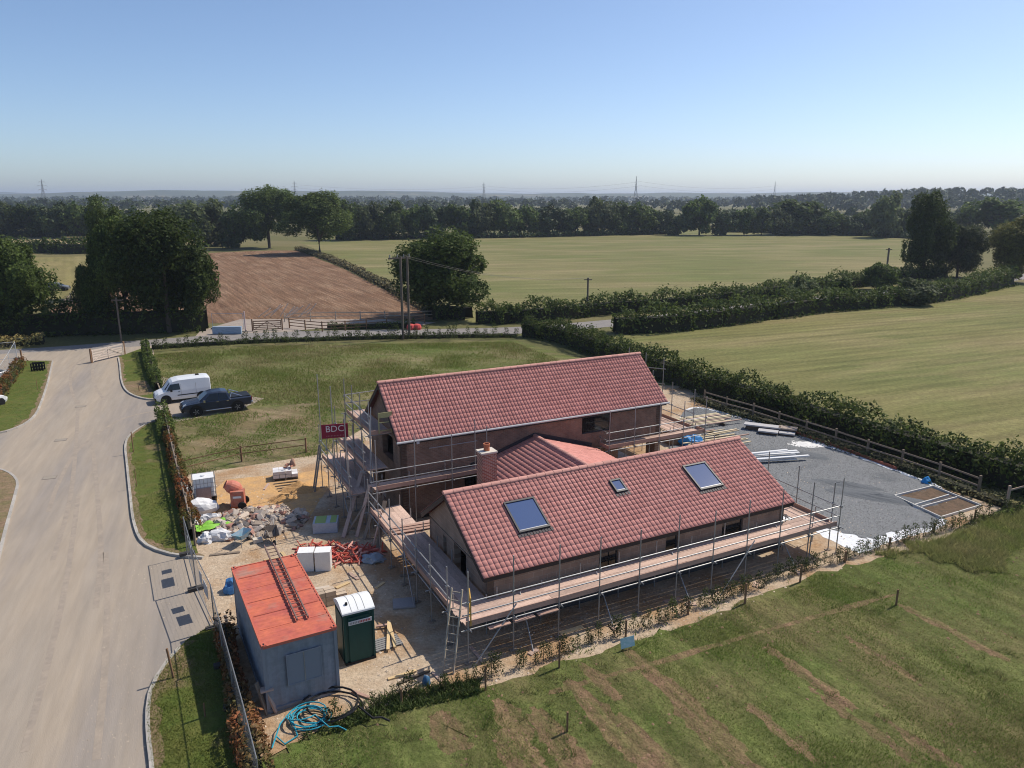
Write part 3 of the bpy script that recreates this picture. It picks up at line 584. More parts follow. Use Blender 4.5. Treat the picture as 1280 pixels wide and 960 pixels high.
m_alu = mat('aluminium', (.55, .55, .55), .4, metal=.6)
ladder('ladder', 'aluminium ladder leaning on the front left scaffold corner', hp(-2.2, -1.6, .02), hp(-1.5, -.9, 2.9), .42, HU * .7 - HV * .7, mat('dull_ladder', (.42, .36, .28), .6), 10)
ladder('ladder', 'slim ladder at the far left foot of the tall wing scaffold', hp(-2.6, 18.4, .02), hp(-2.1, 18.3, 2.8), .4, HV, M_STEELD, 9)
# boards leaning on the corner between the wings
for i, (a, b, zz) in enumerate((((429, 672), (456, 576), 3.0), ((433, 668), (474, 602), 2.7), ((446, 671), (462, 606), 2.5), ((455, 674), (475, 608), 2.4), ((466, 683), (477, 640), 1.8), ((472, 688), (481, 626), 2.0))):
    p0 = at(*a, .02); p1 = at(*b, zz)
    o = beam('leaning_board', p0, p1, .2, .04, M_WOOD if i % 2 else M_BOARD); tag(o, ('outermost', 'second', 'third', 'fourth', 'fifth', 'innermost')[i] + ' of the long boards leaning on the scaffold corner, counted from the sand', 'board', 'boards leaning on the scaffold')
# company sign on the far left corner
sg_ = thing('sign', 'dark red board with the letters BDC hung on the scaffold', 'sign', at(418.5, 538.5, 4.6) - Vector((0, 0, .6)), HA - R(12))
block('panel', (0, -.03, .6), (1.42, .04, .78), mat('sign_red', (.26, .015, .04), .5), sg_)
def lettering(txt, size, m, parent, loc, rz=0):
    c = bpy.data.curves.new('lettering', 'FONT'); c.body = txt; c.size = size; c.align_x = 'CENTER'; c.align_y = 'CENTER'; c.extrude = .004; c.resolution_u = 3
    tmp = bpy.data.objects.new('tmp', c); COL.objects.link(tmp); dg = bpy.context.evaluated_depsgraph_get(); dg.update()
    me = bpy.data.meshes.new_from_object(tmp.evaluated_get(dg)); bpy.data.objects.remove(tmp); me.materials.clear(); me.materials.append(m)
    return link('lettering', me, parent, loc, (math.pi / 2, 0, rz))
m_let = mat('sign_letter', (.7, .6, .6), .6)
lettering('BDC', .5, m_let, sg_, (0, -.062, .72))
for i in range(12): block('small_print', (-.44 + i * .08, -.055, .34), (.045, .012, .05 + .015 * (i % 2)), mat('sign_small_print', (.35, .12, .14), .6), sg_)

# ------------------------------------------------------------------ trees
def leaf_mat(name, col, col2, objrand=.32, island=.45, transl=.4):
    return mat(name, col, .65, col2=col2, scale=.6, objrand=objrand, island=island, transl=transl, spec=.15, lo=.4, hi=.6)
L_DARK = leaf_mat('dark_oak_leaf', (.060, .090, .022), (.098, .135, .031)); L_MID = leaf_mat('mid_green_leaf', (.075, .108, .026), (.112, .148, .036))
L_GREY = leaf_mat('grey_green_leaf', (.085, .108, .044), (.115, .138, .058)); L_YEL = leaf_mat('yellow_green_leaf', (.12, .125, .032), (.15, .14, .04))
L_HEDGE = leaf_mat('hedge_leaf', (.066, .097, .024), (.110, .142, .036)); L_RED = leaf_mat('red_hedge_leaf', (.22, .07, .028), (.065, .08, .022), island=.45)
L_FAR = leaf_mat('far_wood_leaf', (.046, .066, .022), (.064, .09, .028), objrand=.2, island=.3, transl=.1)
M_BARK = mat('bark', (.085, .065, .05), .95, var=.3, scale=3, bump=.02)
def leaf_quads(C, size, out=None, seed=0, up=.0):
    """one small folded leaf clump (a quad) at every point of C"""
    r = np.random.default_rng(seed); n = len(C); nrm = r.normal(size=(n, 3))
    if out is not None: nrm = nrm * .75 + out * .9
    nrm[:, 2] += up; nrm /= np.linalg.norm(nrm, axis=1, keepdims=True) + 1e-9
    t = r.normal(size=(n, 3)); t -= nrm * (t * nrm).sum(1, keepdims=True); t /= np.linalg.norm(t, axis=1, keepdims=True) + 1e-9; b = np.cross(nrm, t)
    s = (size * r.uniform(.55, 1.3, n))[:, None]; a = s * r.uniform(.6, 1.0, n)[:, None]
    V = np.stack([C - t * s, C - b * a * .6 + t * s * .1, C + t * s, C + b * a * .6 + t * s * .1], 1)
    V += r.normal(size=V.shape) * s[:, None] * .12
    return V.reshape(-1, 3), np.arange(n * 4).reshape(-1, 4)
def crown_points(seed, n, lobes, zlo=.16, zhi=1.0, spread=1.0, taper=0.0, flat=.0):
    """points for a crown of unit radius, height 0..1: uneven lobes, each a shell of leaves with holes"""
    r = np.random.default_rng(seed); C = []; O = []; zc = (zlo + zhi) / 2; zr = (zhi - zlo) / 2; per = n // lobes
    for k in range(lobes):
        while True:
            d = r.normal(size=3); d /= np.linalg.norm(d); rad = r.uniform(.25, 1.0) ** .6
            z = zc + d[2] * zr * rad * .78; h = (z - zlo) / (zhi - zlo); w_ = (1 - taper * h)
            if z > zlo + .02: break
        c = np.array([d[0] * rad * .78 * w_, d[1] * rad * .78 * w_, z]); rl = r.uniform(.17, .40) * (1 - .3 * taper * h)
        q = r.normal(size=(per, 3)); q /= np.linalg.norm(q, axis=1, keepdims=True); rr = r.uniform(.55, 1.0, per) ** .5 * (1 + .22 * np.sin(q[:, 0] * 7 + k) * np.sin(q[:, 1] * 6 + 2 * k) + .12 * r.normal(size=per))
        pts = q * (rr * rl)[:, None]; pts[:, 2] *= zr * 1.05; C.append(c + pts); o = q * .7 + np.array([d[0], d[1], d[2] * .8]) * .5; O.append(o)
    C = np.concatenate(C); O = np.concatenate(O); k = C[:, 2] > zlo * .75
    return C[k], O[k] / (np.linalg.norm(O[k], axis=1, keepdims=True) + 1e-9)
def crown_mesh(name, seed, n, lobes, leaf, m, aspect, **kw):  # aspect = height over radius, so that leaves stay square
    C, O = crown_points(seed, n, lobes, **kw); s = np.array([1, 1, aspect]); V, Fc = leaf_quads(C * s, leaf, O, seed, .6)
    return npmesh(name, V / s, Fc, m)
def trunk_mesh(seed, zt=.7, r0=.055, aspect=1.6):
    r = random.Random(seed); g = B(); g.path([(0, 0, -.02), (r.uniform(-.02, .02), 0, zt * .4), (r.uniform(-.05, .05), r.uniform(-.04, .04), zt)], r0, 7)
    for k in range(6):
        a = r.uniform(0, 6.28) + k; z = r.uniform(.18, .42); l = r.uniform(.35, .65)
        g.tube((0, 0, z), (math.cos(a) * l, math.sin(a) * l, z + r.uniform(.15, .35)), r0 * .5, 5, r0 * .15)
    return g.mesh('trunk', M_BARK)
NEAR = [crown_mesh('crown', 11 + i, 42000, 27, .034, mm, 2.2, **kw) for i, (mm, kw) in enumerate(((L_DARK, dict(zlo=.06)), (L_DARK, dict(zlo=.08)), (L_MID, dict(zlo=.16)), (L_GREY, dict(zlo=.03)), (L_DARK, dict(zlo=.03, taper=.45)), (L_YEL, dict(zlo=.03))))]
FARC = [crown_mesh('crown', 31 + i, 4800, 22, .085, mm, 1.6, **kw) for i, (mm, kw) in enumerate(((L_DARK, dict(zlo=-.08)), (L_MID, dict(zlo=-.08)), (L_FAR, dict(zlo=-.08)), (L_GREY, dict(zlo=-.06)), (L_DARK, dict(zlo=-.06, taper=.3))))]
TRUNKS = [trunk_mesh(i) for i in range(3)]
tr_ = random.Random(5)
def tree(name, label, xb, yb, yt, wpx, crown, group=None, hs=1.0, rz=None):
    p = at(xb, yb); h = top_z(xb, yb, yt) * hs; dist = math.hypot(p.y, H); rad = wpx / 2 * dist / F
    t = thing(name, label, 'tree', (p.x, p.y, -.03), tr_.uniform(0, 6.28) if rz is None else rz, group)
    link('trunk', TRUNKS[tr_.randrange(3)], t, scale=(rad * .8, rad * .8, h)); link('crown', crown, t, scale=(rad * 1.02, rad * 1.02, h)); return t
tree('oak_tree', 'large dark tree with its crown against the left edge', 14, 418, 280, 118, NEAR[0])
tree('oak_tree', 'tall broad dark tree beside the estate road gateway', 212, 416, 256, 134, NEAR[1])
tree('oak_tree', 'narrower dark tree just left of the broad gateway tree', 160, 412, 262, 92, NEAR[2])
tree('oak_tree', 'low round tree at the field entrance end of the gateway clump', 246, 411, 302, 62, NEAR[2])
tree('oak_tree', 'small tree at the left end of the gateway clump', 128, 414, 312, 56, NEAR[0])
tree('oak_tree', 'smaller tree behind the gateway trees, crown showing between them', 148, 372, 246, 62, NEAR[0])
tree('oak_tree', 'dense black-green tree left of the lone oak at the ploughed field corner', 337, 310, 230, 82, NEAR[1])
tree('oak_tree', 'spreading oak with a bare trunk at the ploughed field corner', 400, 317, 234, 96, NEAR[2])
tree('field_tree', 'lone bushy tree standing behind the twin poles', 562, 396, 280, 142, NEAR[0])
tree('field_tree', 'tall dark tapering tree behind the right-hand lane hedges', 1152, 348, 235, 76, NEAR[4])
tree('field_tree', 'grey green round tree right of the tall tapering tree', 1196, 347, 276, 66, NEAR[3])
tree('field_tree', 'yellowish round tree at the right edge', 1262, 352, 272, 74, NEAR[5])
tree('field_tree', 'big dark tree in the distance at the right edge', 1246, 298, 243, 84, FARC[0])
tree('field_tree', 'tall airy tree between the tapering tree and the hay field corner', 1106, 297, 236, 48, FARC[3])
tree('field_tree', 'wide dome-shaped tree at the far right corner of the hay field', 1002, 293, 246, 84, FARC[0])
tree('field_tree', 'tall tree standing forward of the far tree line in the hay field', 874, 294, 242, 52, FARC[4])
tree('bush', 'low round bush against the forward tree of the hay field', 846, 294, 262, 36, FARC[2])
tree('field_tree', 'grey tree behind the ploughed field, left of the black-green tree', 262, 308, 246, 74, FARC[3])
tree('field_tree', 'dark bushy tree behind the ploughed field by the fence', 296, 310, 256, 48, FARC[2])
tree('bush', 'round dark bush at the near side of the far lane hedge', 1098, 362, 326, 44, FARC[0])
tree('bush', 'round green bush in the lane hedge below the round dark bush', 1050, 382, 348, 44, FARC[1])
tree('bush', 'broad bush in the lane hedge left of the round green bush', 1002, 376, 345, 40, FARC[3])
tree('bush', 'bright bush in the lane hedge below the tapering tree', 1140, 380, 346, 62, FARC[3])
ORD = ['first', 'second', 'third', 'fourth', 'fifth', 'sixth', 'seventh', 'eighth', 'ninth', 'tenth', 'eleventh', 'twelfth', 'thirteenth', 'fourteenth', 'fifteenth', 'sixteenth', 'seventeenth', 'eighteenth', 'nineteenth', 'twentieth']
xs = [432, 462, 490, 517, 543, 572, 598, 626, 655, 684, 714, 744, 772, 797, 820]
for i, x in enumerate(xs):
    tree('field_tree', ORD[i] + ' tree from the left in the tree line closing the hay field', x, 300 - (x - 430) * .02, (246, 250, 252, 254, 250, 252, 247, 251, 254, 251, 256, 243, 254, 251, 256)[i], (58, 50, 46, 44, 50, 52, 48, 50, 48, 50, 46, 52, 44, 56, 40)[i], FARC[(i * 3) % 5], 'tree line behind the hay field')
xs = [-40, 8, 40, 70, 100, 128, 236]
for i, x in enumerate(xs):
    tree('field_tree', ORD[i] + ' tree from the left in the tree line beyond the pale stubble', x, 297, (254, 250, 252, 247, 250, 246, 248)[i], 50, FARC[(i * 2 + 1) % 5], 'tree line beyond the stubble')
xs = [905, 930, 952, 975, 1034, 1058, 1080, 1130, 1165, 1205, 1290]
for i, x in enumerate(xs):
    tree('field_tree', ORD[i] + ' tree from the left along the far right end of the hay field', x, 294 if x < 1100 else 296, (258, 256, 260, 258, 262, 264, 260, 262, 260, 262, 262)[i], 38, FARC[(i * 2 + 2) % 5], 'trees right of the forward tree')
# far woods: masses of crowns that read as one
def wood(name, label, spots, m, leaf=1.6, per=90, seed=1):
    r = np.random.default_rng(seed); VV = []; FF = []; k = 0
    for (x, y, z, rad, h) in spots:
        q = r.normal(size=(per, 3)); q /= np.linalg.norm(q, axis=1, keepdims=True); q[:, 2] = np.abs(q[:, 2]) * 1.1 - .12
        C = q * np.array([rad, rad, h * .62]) * r.uniform(.82, 1.06, (per, 1)) + np.array([x, y, z + h * .38]); C[:, 2] = np.maximum(C[:, 2], z); o = q.copy()
        V, Fc = leaf_quads(C, rad * .42, o, seed + k, .3); VV.append(V); FF.append(Fc + k * per * 4); k += 1
    o = link(name, npmesh(name, np.concatenate(VV), np.concatenate(FF), m)); tag(o, label, 'wood', kind='stuff')
fw = np.random.default_rng(3)
def belt(x0, x1, d0, d1, n, h0, h1, z=0):
    out = []
    for i in range(n):
        d = fw.uniform(d0, d1); x = (x0 + (x1 - x0) * (i + fw.uniform(-.4, .4)) / n - 640) / F * d; h = fw.uniform(h0, h1); out.append((x, d, z, h * fw.uniform(.45, .65), h))
    return out
wood('distant_wood', 'band of hedgerow trees just beyond the hay field', belt(-150, 1430, 430, 640, 130, 6, 10), L_FAR, seed=4)
wood('distant_wood', 'middle-distance woods between the tree line and the blue hills', belt(-150, 1430, 800, 1400, 300, 10, 15), L_FAR, seed=5, per=60)
wood('distant_wood', 'far woods at the foot of the blue hills', belt(-150, 1430, 1700, 3000, 520, 13, 20), L_FAR, seed=6, per=40)
def right_hill_z(x, y): return max(0.0, 18 * math.exp(-((x - 640) / 300) ** 2 - ((y - 1050) / 220) ** 2))
spots = []
for i in range(420):
    x, y = fw.uniform(330, 1050), fw.uniform(780, 1250); spots.append((x, y, right_hill_z(x, y) - .5, fw.uniform(5, 8), fw.uniform(10, 13)))
wood('hill_wood', 'dark wood covering the low hill at the right skyline', spots, L_FAR, seed=7, per=60)
# hills
def hill(name, d, span, hmax, seed, m, wd=700):
    nx, ny = 160, 14; X = np.linspace(-span, span, nx); V = []
    for j in range(ny):
        t = j / (ny - 1)
        for i, x in enumerate(X):
            q = .35 + .45 * noise.noise((x / 1400 + seed, seed, 0)) + .22 * noise.noise((x / 420, seed * 2, 0)) + .05 * noise.noise((x / 60, seed, t * 5))
            V.append((x, d + wd * (t - .5) * 2, max(-1, hmax * max(0, q + .35) * math.sin(math.pi * t)) - 1))
    Fc = [(j * nx + i, j * nx + i + 1, (j + 1) * nx + i + 1, (j + 1) * nx + i) for j in range(ny - 1) for i in range(nx - 1)]
    o = link(name, npmesh(name, V, Fc, m)); o['kind'] = 'structure'; o.data.polygons.foreach_set('use_smooth', [True] * len(o.data.polygons))
m_hill = mat('wooded_hillside', (.04, .058, .024), .95, col2=(.075, .085, .035), scale=.006, var=.3, bump=4, bscale=.05, col3=(.16, .14, .07), scale3=.004, lo3=.58, hi3=.62)
hill('hills', 4200, 5200, 52, 2.3, m_hill); hill('hills', 6500, 7500, 74, 5.1, m_hill, 900)

# ------------------------------------------------------------------ hedges
def hedge(name, label, line, wd, ht, m, dens=55, leaf=.13, seed=1, group=None, zb=0.0, hvar=.25, cat='hedge', gap=None):
    pts = resample(smooth([Vector((p[0], p[1], 0)) for p in line], 8), .5); r = np.random.default_rng(seed); L_ = .5 * len(pts)
    n = int(L_ * (wd + 2 * ht) * dens); s = r.uniform(0, len(pts) - 1.001, n); i = s.astype(int); f = (s - i)[:, None]; A = np.array([[p.x, p.y] for p in pts])
    c = A[i] * (1 - f) + A[i + 1] * f; d = A[i + 1] - A[i]; d /= np.linalg.norm(d, axis=1, keepdims=True); nn = np.stack([-d[:, 1], d[:, 0]], 1)
    hv = 1 + hvar * (vnoise(s * .5, s * 0, .35, seed) * 2 - 1) + .16 * (vnoise(s * .5, s * 0, 1.7, seed + 1) * 2 - 1); wv = 1 + .35 * (vnoise(s * .5, s * 0, .6, seed + 2) * 2 - 1)
    a = r.uniform(-.12 * math.pi, 1.12 * math.pi, n); ca, sa = np.cos(a), np.sin(a); k = r.uniform(.72, 1.04, n) * (1 + .14 * (vnoise(s * 1.1 + a, a * 2, 1.3, seed + 3) * 2 - 1)) + .06 * r.exponential(size=n) * (r.random(n) < .15)
    ex = np.sign(ca) * np.abs(ca) ** .55; ez = np.sign(sa) * np.abs(sa) ** .6
    off = ex * k * wd / 2 * wv; z = zb + ht * hv * (.25 + .75 * ez * k); xy = c + nn * off[:, None]; ok = z > zb
    C = np.stack([xy[:, 0], xy[:, 1], z], 1)[ok]; O = np.stack([nn[:, 0] * ca, nn[:, 1] * ca, sa], 1)[ok]
    p0 = pts[len(pts) // 2]; base = np.array([p0.x, p0.y, 0]); V, Fc = leaf_quads(C - base, leaf, O, seed, .15)
    t = thing(name, label, cat, p0, 0, group); link('foliage', npmesh('foliage', V, Fc, m), t)
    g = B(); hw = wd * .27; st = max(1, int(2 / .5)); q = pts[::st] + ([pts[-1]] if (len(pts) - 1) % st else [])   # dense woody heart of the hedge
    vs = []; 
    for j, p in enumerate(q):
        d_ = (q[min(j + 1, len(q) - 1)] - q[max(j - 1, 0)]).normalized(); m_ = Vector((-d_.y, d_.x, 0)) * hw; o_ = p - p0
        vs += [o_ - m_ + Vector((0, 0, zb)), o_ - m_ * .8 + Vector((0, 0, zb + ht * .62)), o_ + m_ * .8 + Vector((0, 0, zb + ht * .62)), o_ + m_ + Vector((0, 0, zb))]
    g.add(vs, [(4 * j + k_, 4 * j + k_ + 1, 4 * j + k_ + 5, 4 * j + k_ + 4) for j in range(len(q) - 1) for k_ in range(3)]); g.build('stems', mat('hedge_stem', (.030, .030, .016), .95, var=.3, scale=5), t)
    return t
hedge('hedge', 'long dark field hedge running behind the house and gravel yard', px((655, 420), (690, 424), (740, 440), (800, 462), (880, 490), (960, 515), (1050, 545), (1150, 575), (1240, 602), (1330, 628), (1500, 680)), 2.6, 2.5, L_HEDGE, seed=1, leaf=.15, dens=46)
hedge('hedge', 'trimmed hedge on the near side of the lane right of the house', px((768, 416), (830, 414), (900, 406), (980, 395), (1040, 388), (1100, 383), (1180, 374), (1262, 356)), 3.0, 3.1, L_HEDGE, seed=2, leaf=.24, dens=18)
hedge('hedge', 'hedge on the far side of the lane below the hay field', px((618, 404), (680, 400), (760, 392), (840, 386), (930, 376), (1010, 364), (1090, 356), (1180, 345)), 3.0, 2.7, L_HEDGE, seed=3, leaf=.24, dens=18)
hedge('hedge', 'deep dark hedge under the left-hand trees beside the lane', px((-220, 430), (-60, 424), (60, 418), (150, 416), (262, 412)), 4.0, 4.2, L_DARK, seed=4, leaf=.26, dens=15)
hedge('hedge', 'far hedge between the cut grass field and the pale stubble', px((-200, 322), (40, 316), (90, 317), (125, 316)), 5, 4.5, L_DARK, seed=5, leaf=.5, dens=4)
hedge('hedge', 'ragged bramble strip along the ploughed field edge', px((372, 312), (420, 328), (470, 352), (520, 380), (556, 400)), 2.6, 1.0, mat('dry_verge_leaf', (.13, .12, .05), .9, col2=(.20, .16, .08), scale=.3, island=.35), seed=6, leaf=.22, dens=14)
hedge('hedge', 'low dark undergrowth lining the foot of the far tree line', px((420, 300), (520, 298), (640, 297), (760, 294), (850, 292)), 5, 2.0, L_FAR, seed=7, leaf=.7, dens=2.2)
hedge('hedge', 'low dark hedge below the trees at the far right of the hay field', px((890, 290), (960, 291), (1060, 294), (1120, 297), (1170, 300)), 5, 2.2, L_FAR, seed=8, leaf=.7, dens=2.2)
hedge('hedge', 'dark hedge foot behind the pale stubble under the left tree line', px((-200, 299), (0, 297), (130, 295), (300, 298)), 6, 4.5, L_FAR, seed=9, leaf=.7, dens=2.2)
hedge('hedge', 'bushy clump beside the lone tree and the lane', px((596, 404), (618, 403), (640, 405)), 2.2, 2.6, L_MID, seed=10, leaf=.2, dens=22)
hedge('hedge', 'dark brambles beneath the lone tree', px((538, 398), (560, 397), (590, 399)), 4.5, 2.6, L_DARK, seed=11, leaf=.2, dens=16)
hedge('hedge', 'red-leaved young hedge along the middle verge', px((206, 528), (214, 560), (224, 600), (233, 640), (243, 680)), .75, 1.0, L_RED, seed=12, leaf=.085, dens=90, zb=.1, hvar=.35)
hedge('hedge', 'green end of the young hedge at the parking entrance', px((203, 525), (207, 540), (211, 556)), .9, 1.2, L_HEDGE, seed=13, leaf=.085, dens=110, zb=.1)
hedge('hedge', 'dark young hedge beside the far verge near the gate', px((182, 440), (187, 458), (193, 476), (199, 492)), .9, 1.2, L_HEDGE, seed=14, leaf=.11, dens=70, zb=.1)
hedge('hedge', 'red-leaved young hedge along the left compound fence', px((27, 458), (16, 474), (4, 492), (-14, 515)), .9, .9, L_RED, seed=15, leaf=.10, dens=70, zb=.1)
hedge('hedge', 'red and green young hedge between the near verge and the container', px((282, 800), (290, 850), (302, 900), (316, 960), (335, 1040)), .9, 1.0, mat('mixed_hedge_leaf', (.07, .085, .025), .7, col2=(.24, .08, .03), scale=.9, island=.4, transl=.15), seed=16, leaf=.075, dens=120, zb=.1, hvar=.4)
hedge('hedge', 'low scrub strip between the paddock and the lane', px((190, 436), (250, 432), (330, 428), (450, 424), (560, 422), (650, 421)), 1.3, .6, L_MID, seed=17, leaf=.14, dens=22, hvar=.6)
hedge('hedge', 'low scrub against the fence beside the lane and twin poles', px((410, 411), (440, 411), (480, 410), (520, 409)), 1.6, 1.0, L_MID, seed=18, leaf=.16, dens=18, hvar=.5)
hedge('hedge', 'weedy green bank below the yard fence', px((872, 500), (905, 513), (950, 526), (1000, 541), (1060, 561), (1130, 586), (1200, 612), (1260, 634)), 1.5, .45, mat('bank_weed', (.065, .08, .025), .8, col2=(.14, .12, .05), scale=.5, island=.4), seed=19, leaf=.10, dens=60, hvar=.4)
hedge('hedge', 'sunlit dry grass bank at the lane edge under the dark hedge', px((0, 433), (30, 431), (58, 429)), 2.5, 1.3, mat('dry_bank', (.30, .22, .08), .9, col2=(.18, .16, .05), scale=.5, island=.3), seed=20, leaf=.18, dens=25)

# young plants set out in rows
def sapling_mesh(seed, m, h=1.0, n=260):
    r = np.random.default_rng(seed); z = r.uniform(.12, 1, n) * h; a = r.uniform(0, 6.28, n); q = .30 * (1.1 - .6 * z / h) * r.uniform(.3, 1, n) * h
    V, Fc = leaf_quads(np.stack([q * np.cos(a), q * np.sin(a), z], 1), .042 * h, None, seed); me = npmesh('leaves', V, Fc, m); return me
L_SAP = leaf_mat('sapling_leaf', (.050, .066, .022), (.075, .092, .03), island=.4)
SAP = [sapling_mesh(50 + i, L_SAP) for i in range(4)]; STEM = B().tube((0, 0, 0), (0, 0, .8), .012, 5).mesh('stem', M_BARK)
def sapling(p, h, label, group):
    t = thing('sapling', label, 'plant', p, random.uniform(0, 6.28), group); link('stem', STEM, t, scale=(1, 1, h)); link('leaves', random.choice(SAP), t, scale=(h * random.uniform(.9, 1.3), h * random.uniform(.9, 1.3), h))
row = resample(px((405, 905), (470, 884), (560, 862), (640, 838), (720, 812), (800, 786), (900, 752), (1000, 716), (1090, 690), (1180, 664), (1275, 640)), .34)
for i, p in enumerate(row):
    if random.random() < .06: continue
    sapling((p.x + random.uniform(-.12, .12), p.y + random.uniform(-.15, .15), .01), random.uniform(.45, .95), 'small hedging plant in the single row between the site and the meadow', 'hedging plants along the meadow')
row = resample(px((192, 440), (300, 432), (420, 428), (540, 425), (645, 424)), 1.2)
for p in row: sapling((p.x + random.uniform(-.4, .4), p.y + random.uniform(-.5, .5), 0), random.uniform(1.2, 2.1), 'tall young hedging plant in the row between paddock and lane', 'hedging plants along the lane')

# ------------------------------------------------------------------ grass
def grass(name, label, poly, n, h0, h1, m, z0=.01, seed=1, mask=None, wd=.02, lean=1.5, cluster=True):
    r = np.random.default_rng(seed); P_ = np.array([[p[0], p[1]] for p in poly]); lo, hi = P_.min(0), P_.max(0)
    x = r.uniform(lo[0], hi[0], n); y = r.uniform(lo[1], hi[1], n); k = inside(x, y, poly)
    if mask: k &= r.random(n) < mask(x, y)
    x, y = x[k], y[k]; n = len(x); a = r.uniform(0, 6.28, n); hh = r.uniform(h0, h1, n) * (.55 + .9 * vnoise(x, y, .5, seed)); l = r.uniform(.2, lean, n) * hh; b = r.uniform(0, 6.28, n); w_ = wd * r.uniform(.6, 1.4, n)
    V = np.stack([np.stack([x - np.cos(a) * w_, y - np.sin(a) * w_, np.full(n, z0)], 1), np.stack([x + np.cos(a) * w_, y + np.sin(a) * w_, np.full(n, z0)], 1), np.stack([x + np.cos(b) * l, y + np.sin(b) * l, z0 + hh], 1)], 1).reshape(-1, 3)
    o = link(name, npmesh(name, V, np.arange(n * 3).reshape(-1, 3), m)); tag(o, label, 'grass', kind='stuff')
G_MEAD = mat('meadow_blade', (.145, .225, .042), .8, col2=(.20, .225, .065), scale=.35, island=.35, transl=.45, lo=.42, hi=.62, spec=.15)
G_DRY = mat('dry_blade', (.32, .25, .13), .85, island=.3, transl=.35, col2=(.22, .19, .08), scale=.4, spec=.1)
G_LAWN = mat('lawn_blade', (.145, .20, .04), .8, island=.3, transl=.45, col2=(.20, .205, .06), scale=.6, spec=.15)
rowd = (math.cos(HA + R(90)), math.sin(HA + R(90)))
def mead_mask(x, y):                                # bare, driven strips and ragged clumps
    s = -x * rowd[1] + y * rowd[0]; c = vnoise(x, y, .22, 4) * .55 + vnoise(x, y, .9, 6) * .3 + .34 * vnoise(s, (x * rowd[0] + y * rowd[1]) * .12, .75, 9); return np.clip((c - .40) * 3.2, .12, 1) * not_bare(x, y)
bare = []
for i, (x, y, l, w_) in enumerate(((760, 905, 5, .9), (850, 872, 6, .8), (905, 935, 5, .9), (700, 930, 3.5, 1.0), (1010, 846, 4, .55), (1100, 822, 3, .4), (1190, 790, 4.5, .5), (820, 945, 4, .8), (640, 900, 2.2, .9), (560, 915, 2, 1.1), (975, 915, 3, .5), (1075, 905, 4, .4), (1150, 930, 3, .45), (650, 945, 2.5, 1.2), (750, 852, 2.2, .6))):
    c = at(x, y); q = [c + HV * (a * l) + HU * (b * w_) for a, b in ((-.5, -.3), (-.2, -.5), (.2, -.45), (.5, -.2), (.5, .25), (.15, .5), (-.25, .45), (-.5, .3))]; bare.append(wobble(q, .12, 5, 40 + i))
for i in range(1): a, b = (690, 866), (1115, 744); d_ = [at(*a).lerp(at(*b), k / 9) for k in range(10)]; n_ = HV * .12; bare.append(wobble([p + n_ for p in d_] + [p - n_ for p in d_[::-1]], .07, 2, 60 + i))
m_bare = field_mat('bare_red_soil', (.20, .13, .078), (.16, .125, .06), (.115, .12, .042), -HA - R(90), row=.5, rowamt=.3, patch=.5, bump=.12)
for i, q in enumerate(bare): sheet('bare_soil_strip', q, .0135 + i * .0002, m_bare)
def not_bare(x, y):
    k = np.ones(len(x))
    for q in bare: k[inside(x, y, q)] *= .38
    return k
nearm = wobble(px((318, 1080), (322, 970), (345, 950), (400, 917), (470, 891), (600, 861), (760, 815), (880, 775), (1040, 715), (1160, 683), (1215, 652), (1290, 633), (1400, 638), (1420, 1080)), .3, 12, 6)
grass('meadow_grass', 'rough green grass of the foreground meadow', nearm, 900000, .03, .10, G_MEAD, .012, 1, mead_mask, .009)
grass('dry_grass', 'dry straw-coloured grass scattered over the foreground meadow', nearm, 110000, .04, .13, G_DRY, .012, 2, lambda x, y: np.clip(vnoise(x, y, .4, 12) * 1.4 - .25, .03, 1) * (.4 + .6 * not_bare(x, y)), .008)
grass('weed_tufts', 'taller weed tufts dotted about the foreground meadow', nearm, 420000, .10, .22, mat('tuft_blade', (.13, .19, .045), .8, col2=(.27, .24, .11), scale=.8, island=.4, transl=.4, spec=.1), .012, 41, lambda x, y: (vnoise(x, y, 2.3, 17) > .80) * (vnoise(x, y, .35, 18) > .42) * .8, .010, 1.1)
tallp = wobble(px((1100, 694), (1160, 676), (1230, 653), (1290, 638), (1420, 660), (1420, 740), (1290, 690), (1230, 720), (1170, 700)), .5, 4, 3)
grass('tall_grass', 'tall pale green grass at the right edge of the meadow', tallp, 60000, .14, .34, mat('tall_blade', (.21, .25, .07), .8, col2=(.32, .29, .13), scale=.4, island=.3, transl=.5), .012, 3, None, .016)
for i, (pl, q) in enumerate(zip(verge_polys[:4], (60000, 50000, 16000, 30000))):
    grass('verge_grass', ('mown grass on the near verge by the container', 'mown grass on the middle verge', 'mown grass on the small far verge by the gate', 'mown grass on the left verge')[i], pl, q, .03, .075, G_LAWN, .105, 20 + i, lambda x, y: np.clip(vnoise(x, y, .6, 5) * 2.2 - .25, .12, 1), .014)
padp = px((190, 444), (300, 433), (640, 427), (700, 450), (640, 475), (480, 500), (320, 508), (206, 498))
grass('paddock_grass', 'rough grass of the paddock behind the parked vehicles', padp, 150000, .08, .22, G_LAWN, -.01, 30, lambda x, y: np.clip(vnoise(x, y, .3, 7) * 1.3 - .1, .15, 1), .025)
grass('straw_grass', 'straw-coloured dry grass streaked through the paddock', padp, 60000, .08, .25, G_DRY, -.01, 42, lambda x, y: np.clip(vnoise(x, y, .22, 19) * 2.4 - 1.0, .02, 1), .022)
rgp = px((206, 520), (240, 522), (320, 512), (420, 502), (465, 505), (455, 560), (400, 570), (300, 586), (218, 598))
grass('rough_grass', 'patchy weeds on the disturbed ground left of the house', rgp, 42000, .05, .2, G_MEAD, -.008, 31, lambda x, y: np.clip(vnoise(x, y, .45, 8) * 2.6 - 1.0, .03, 1), .025)
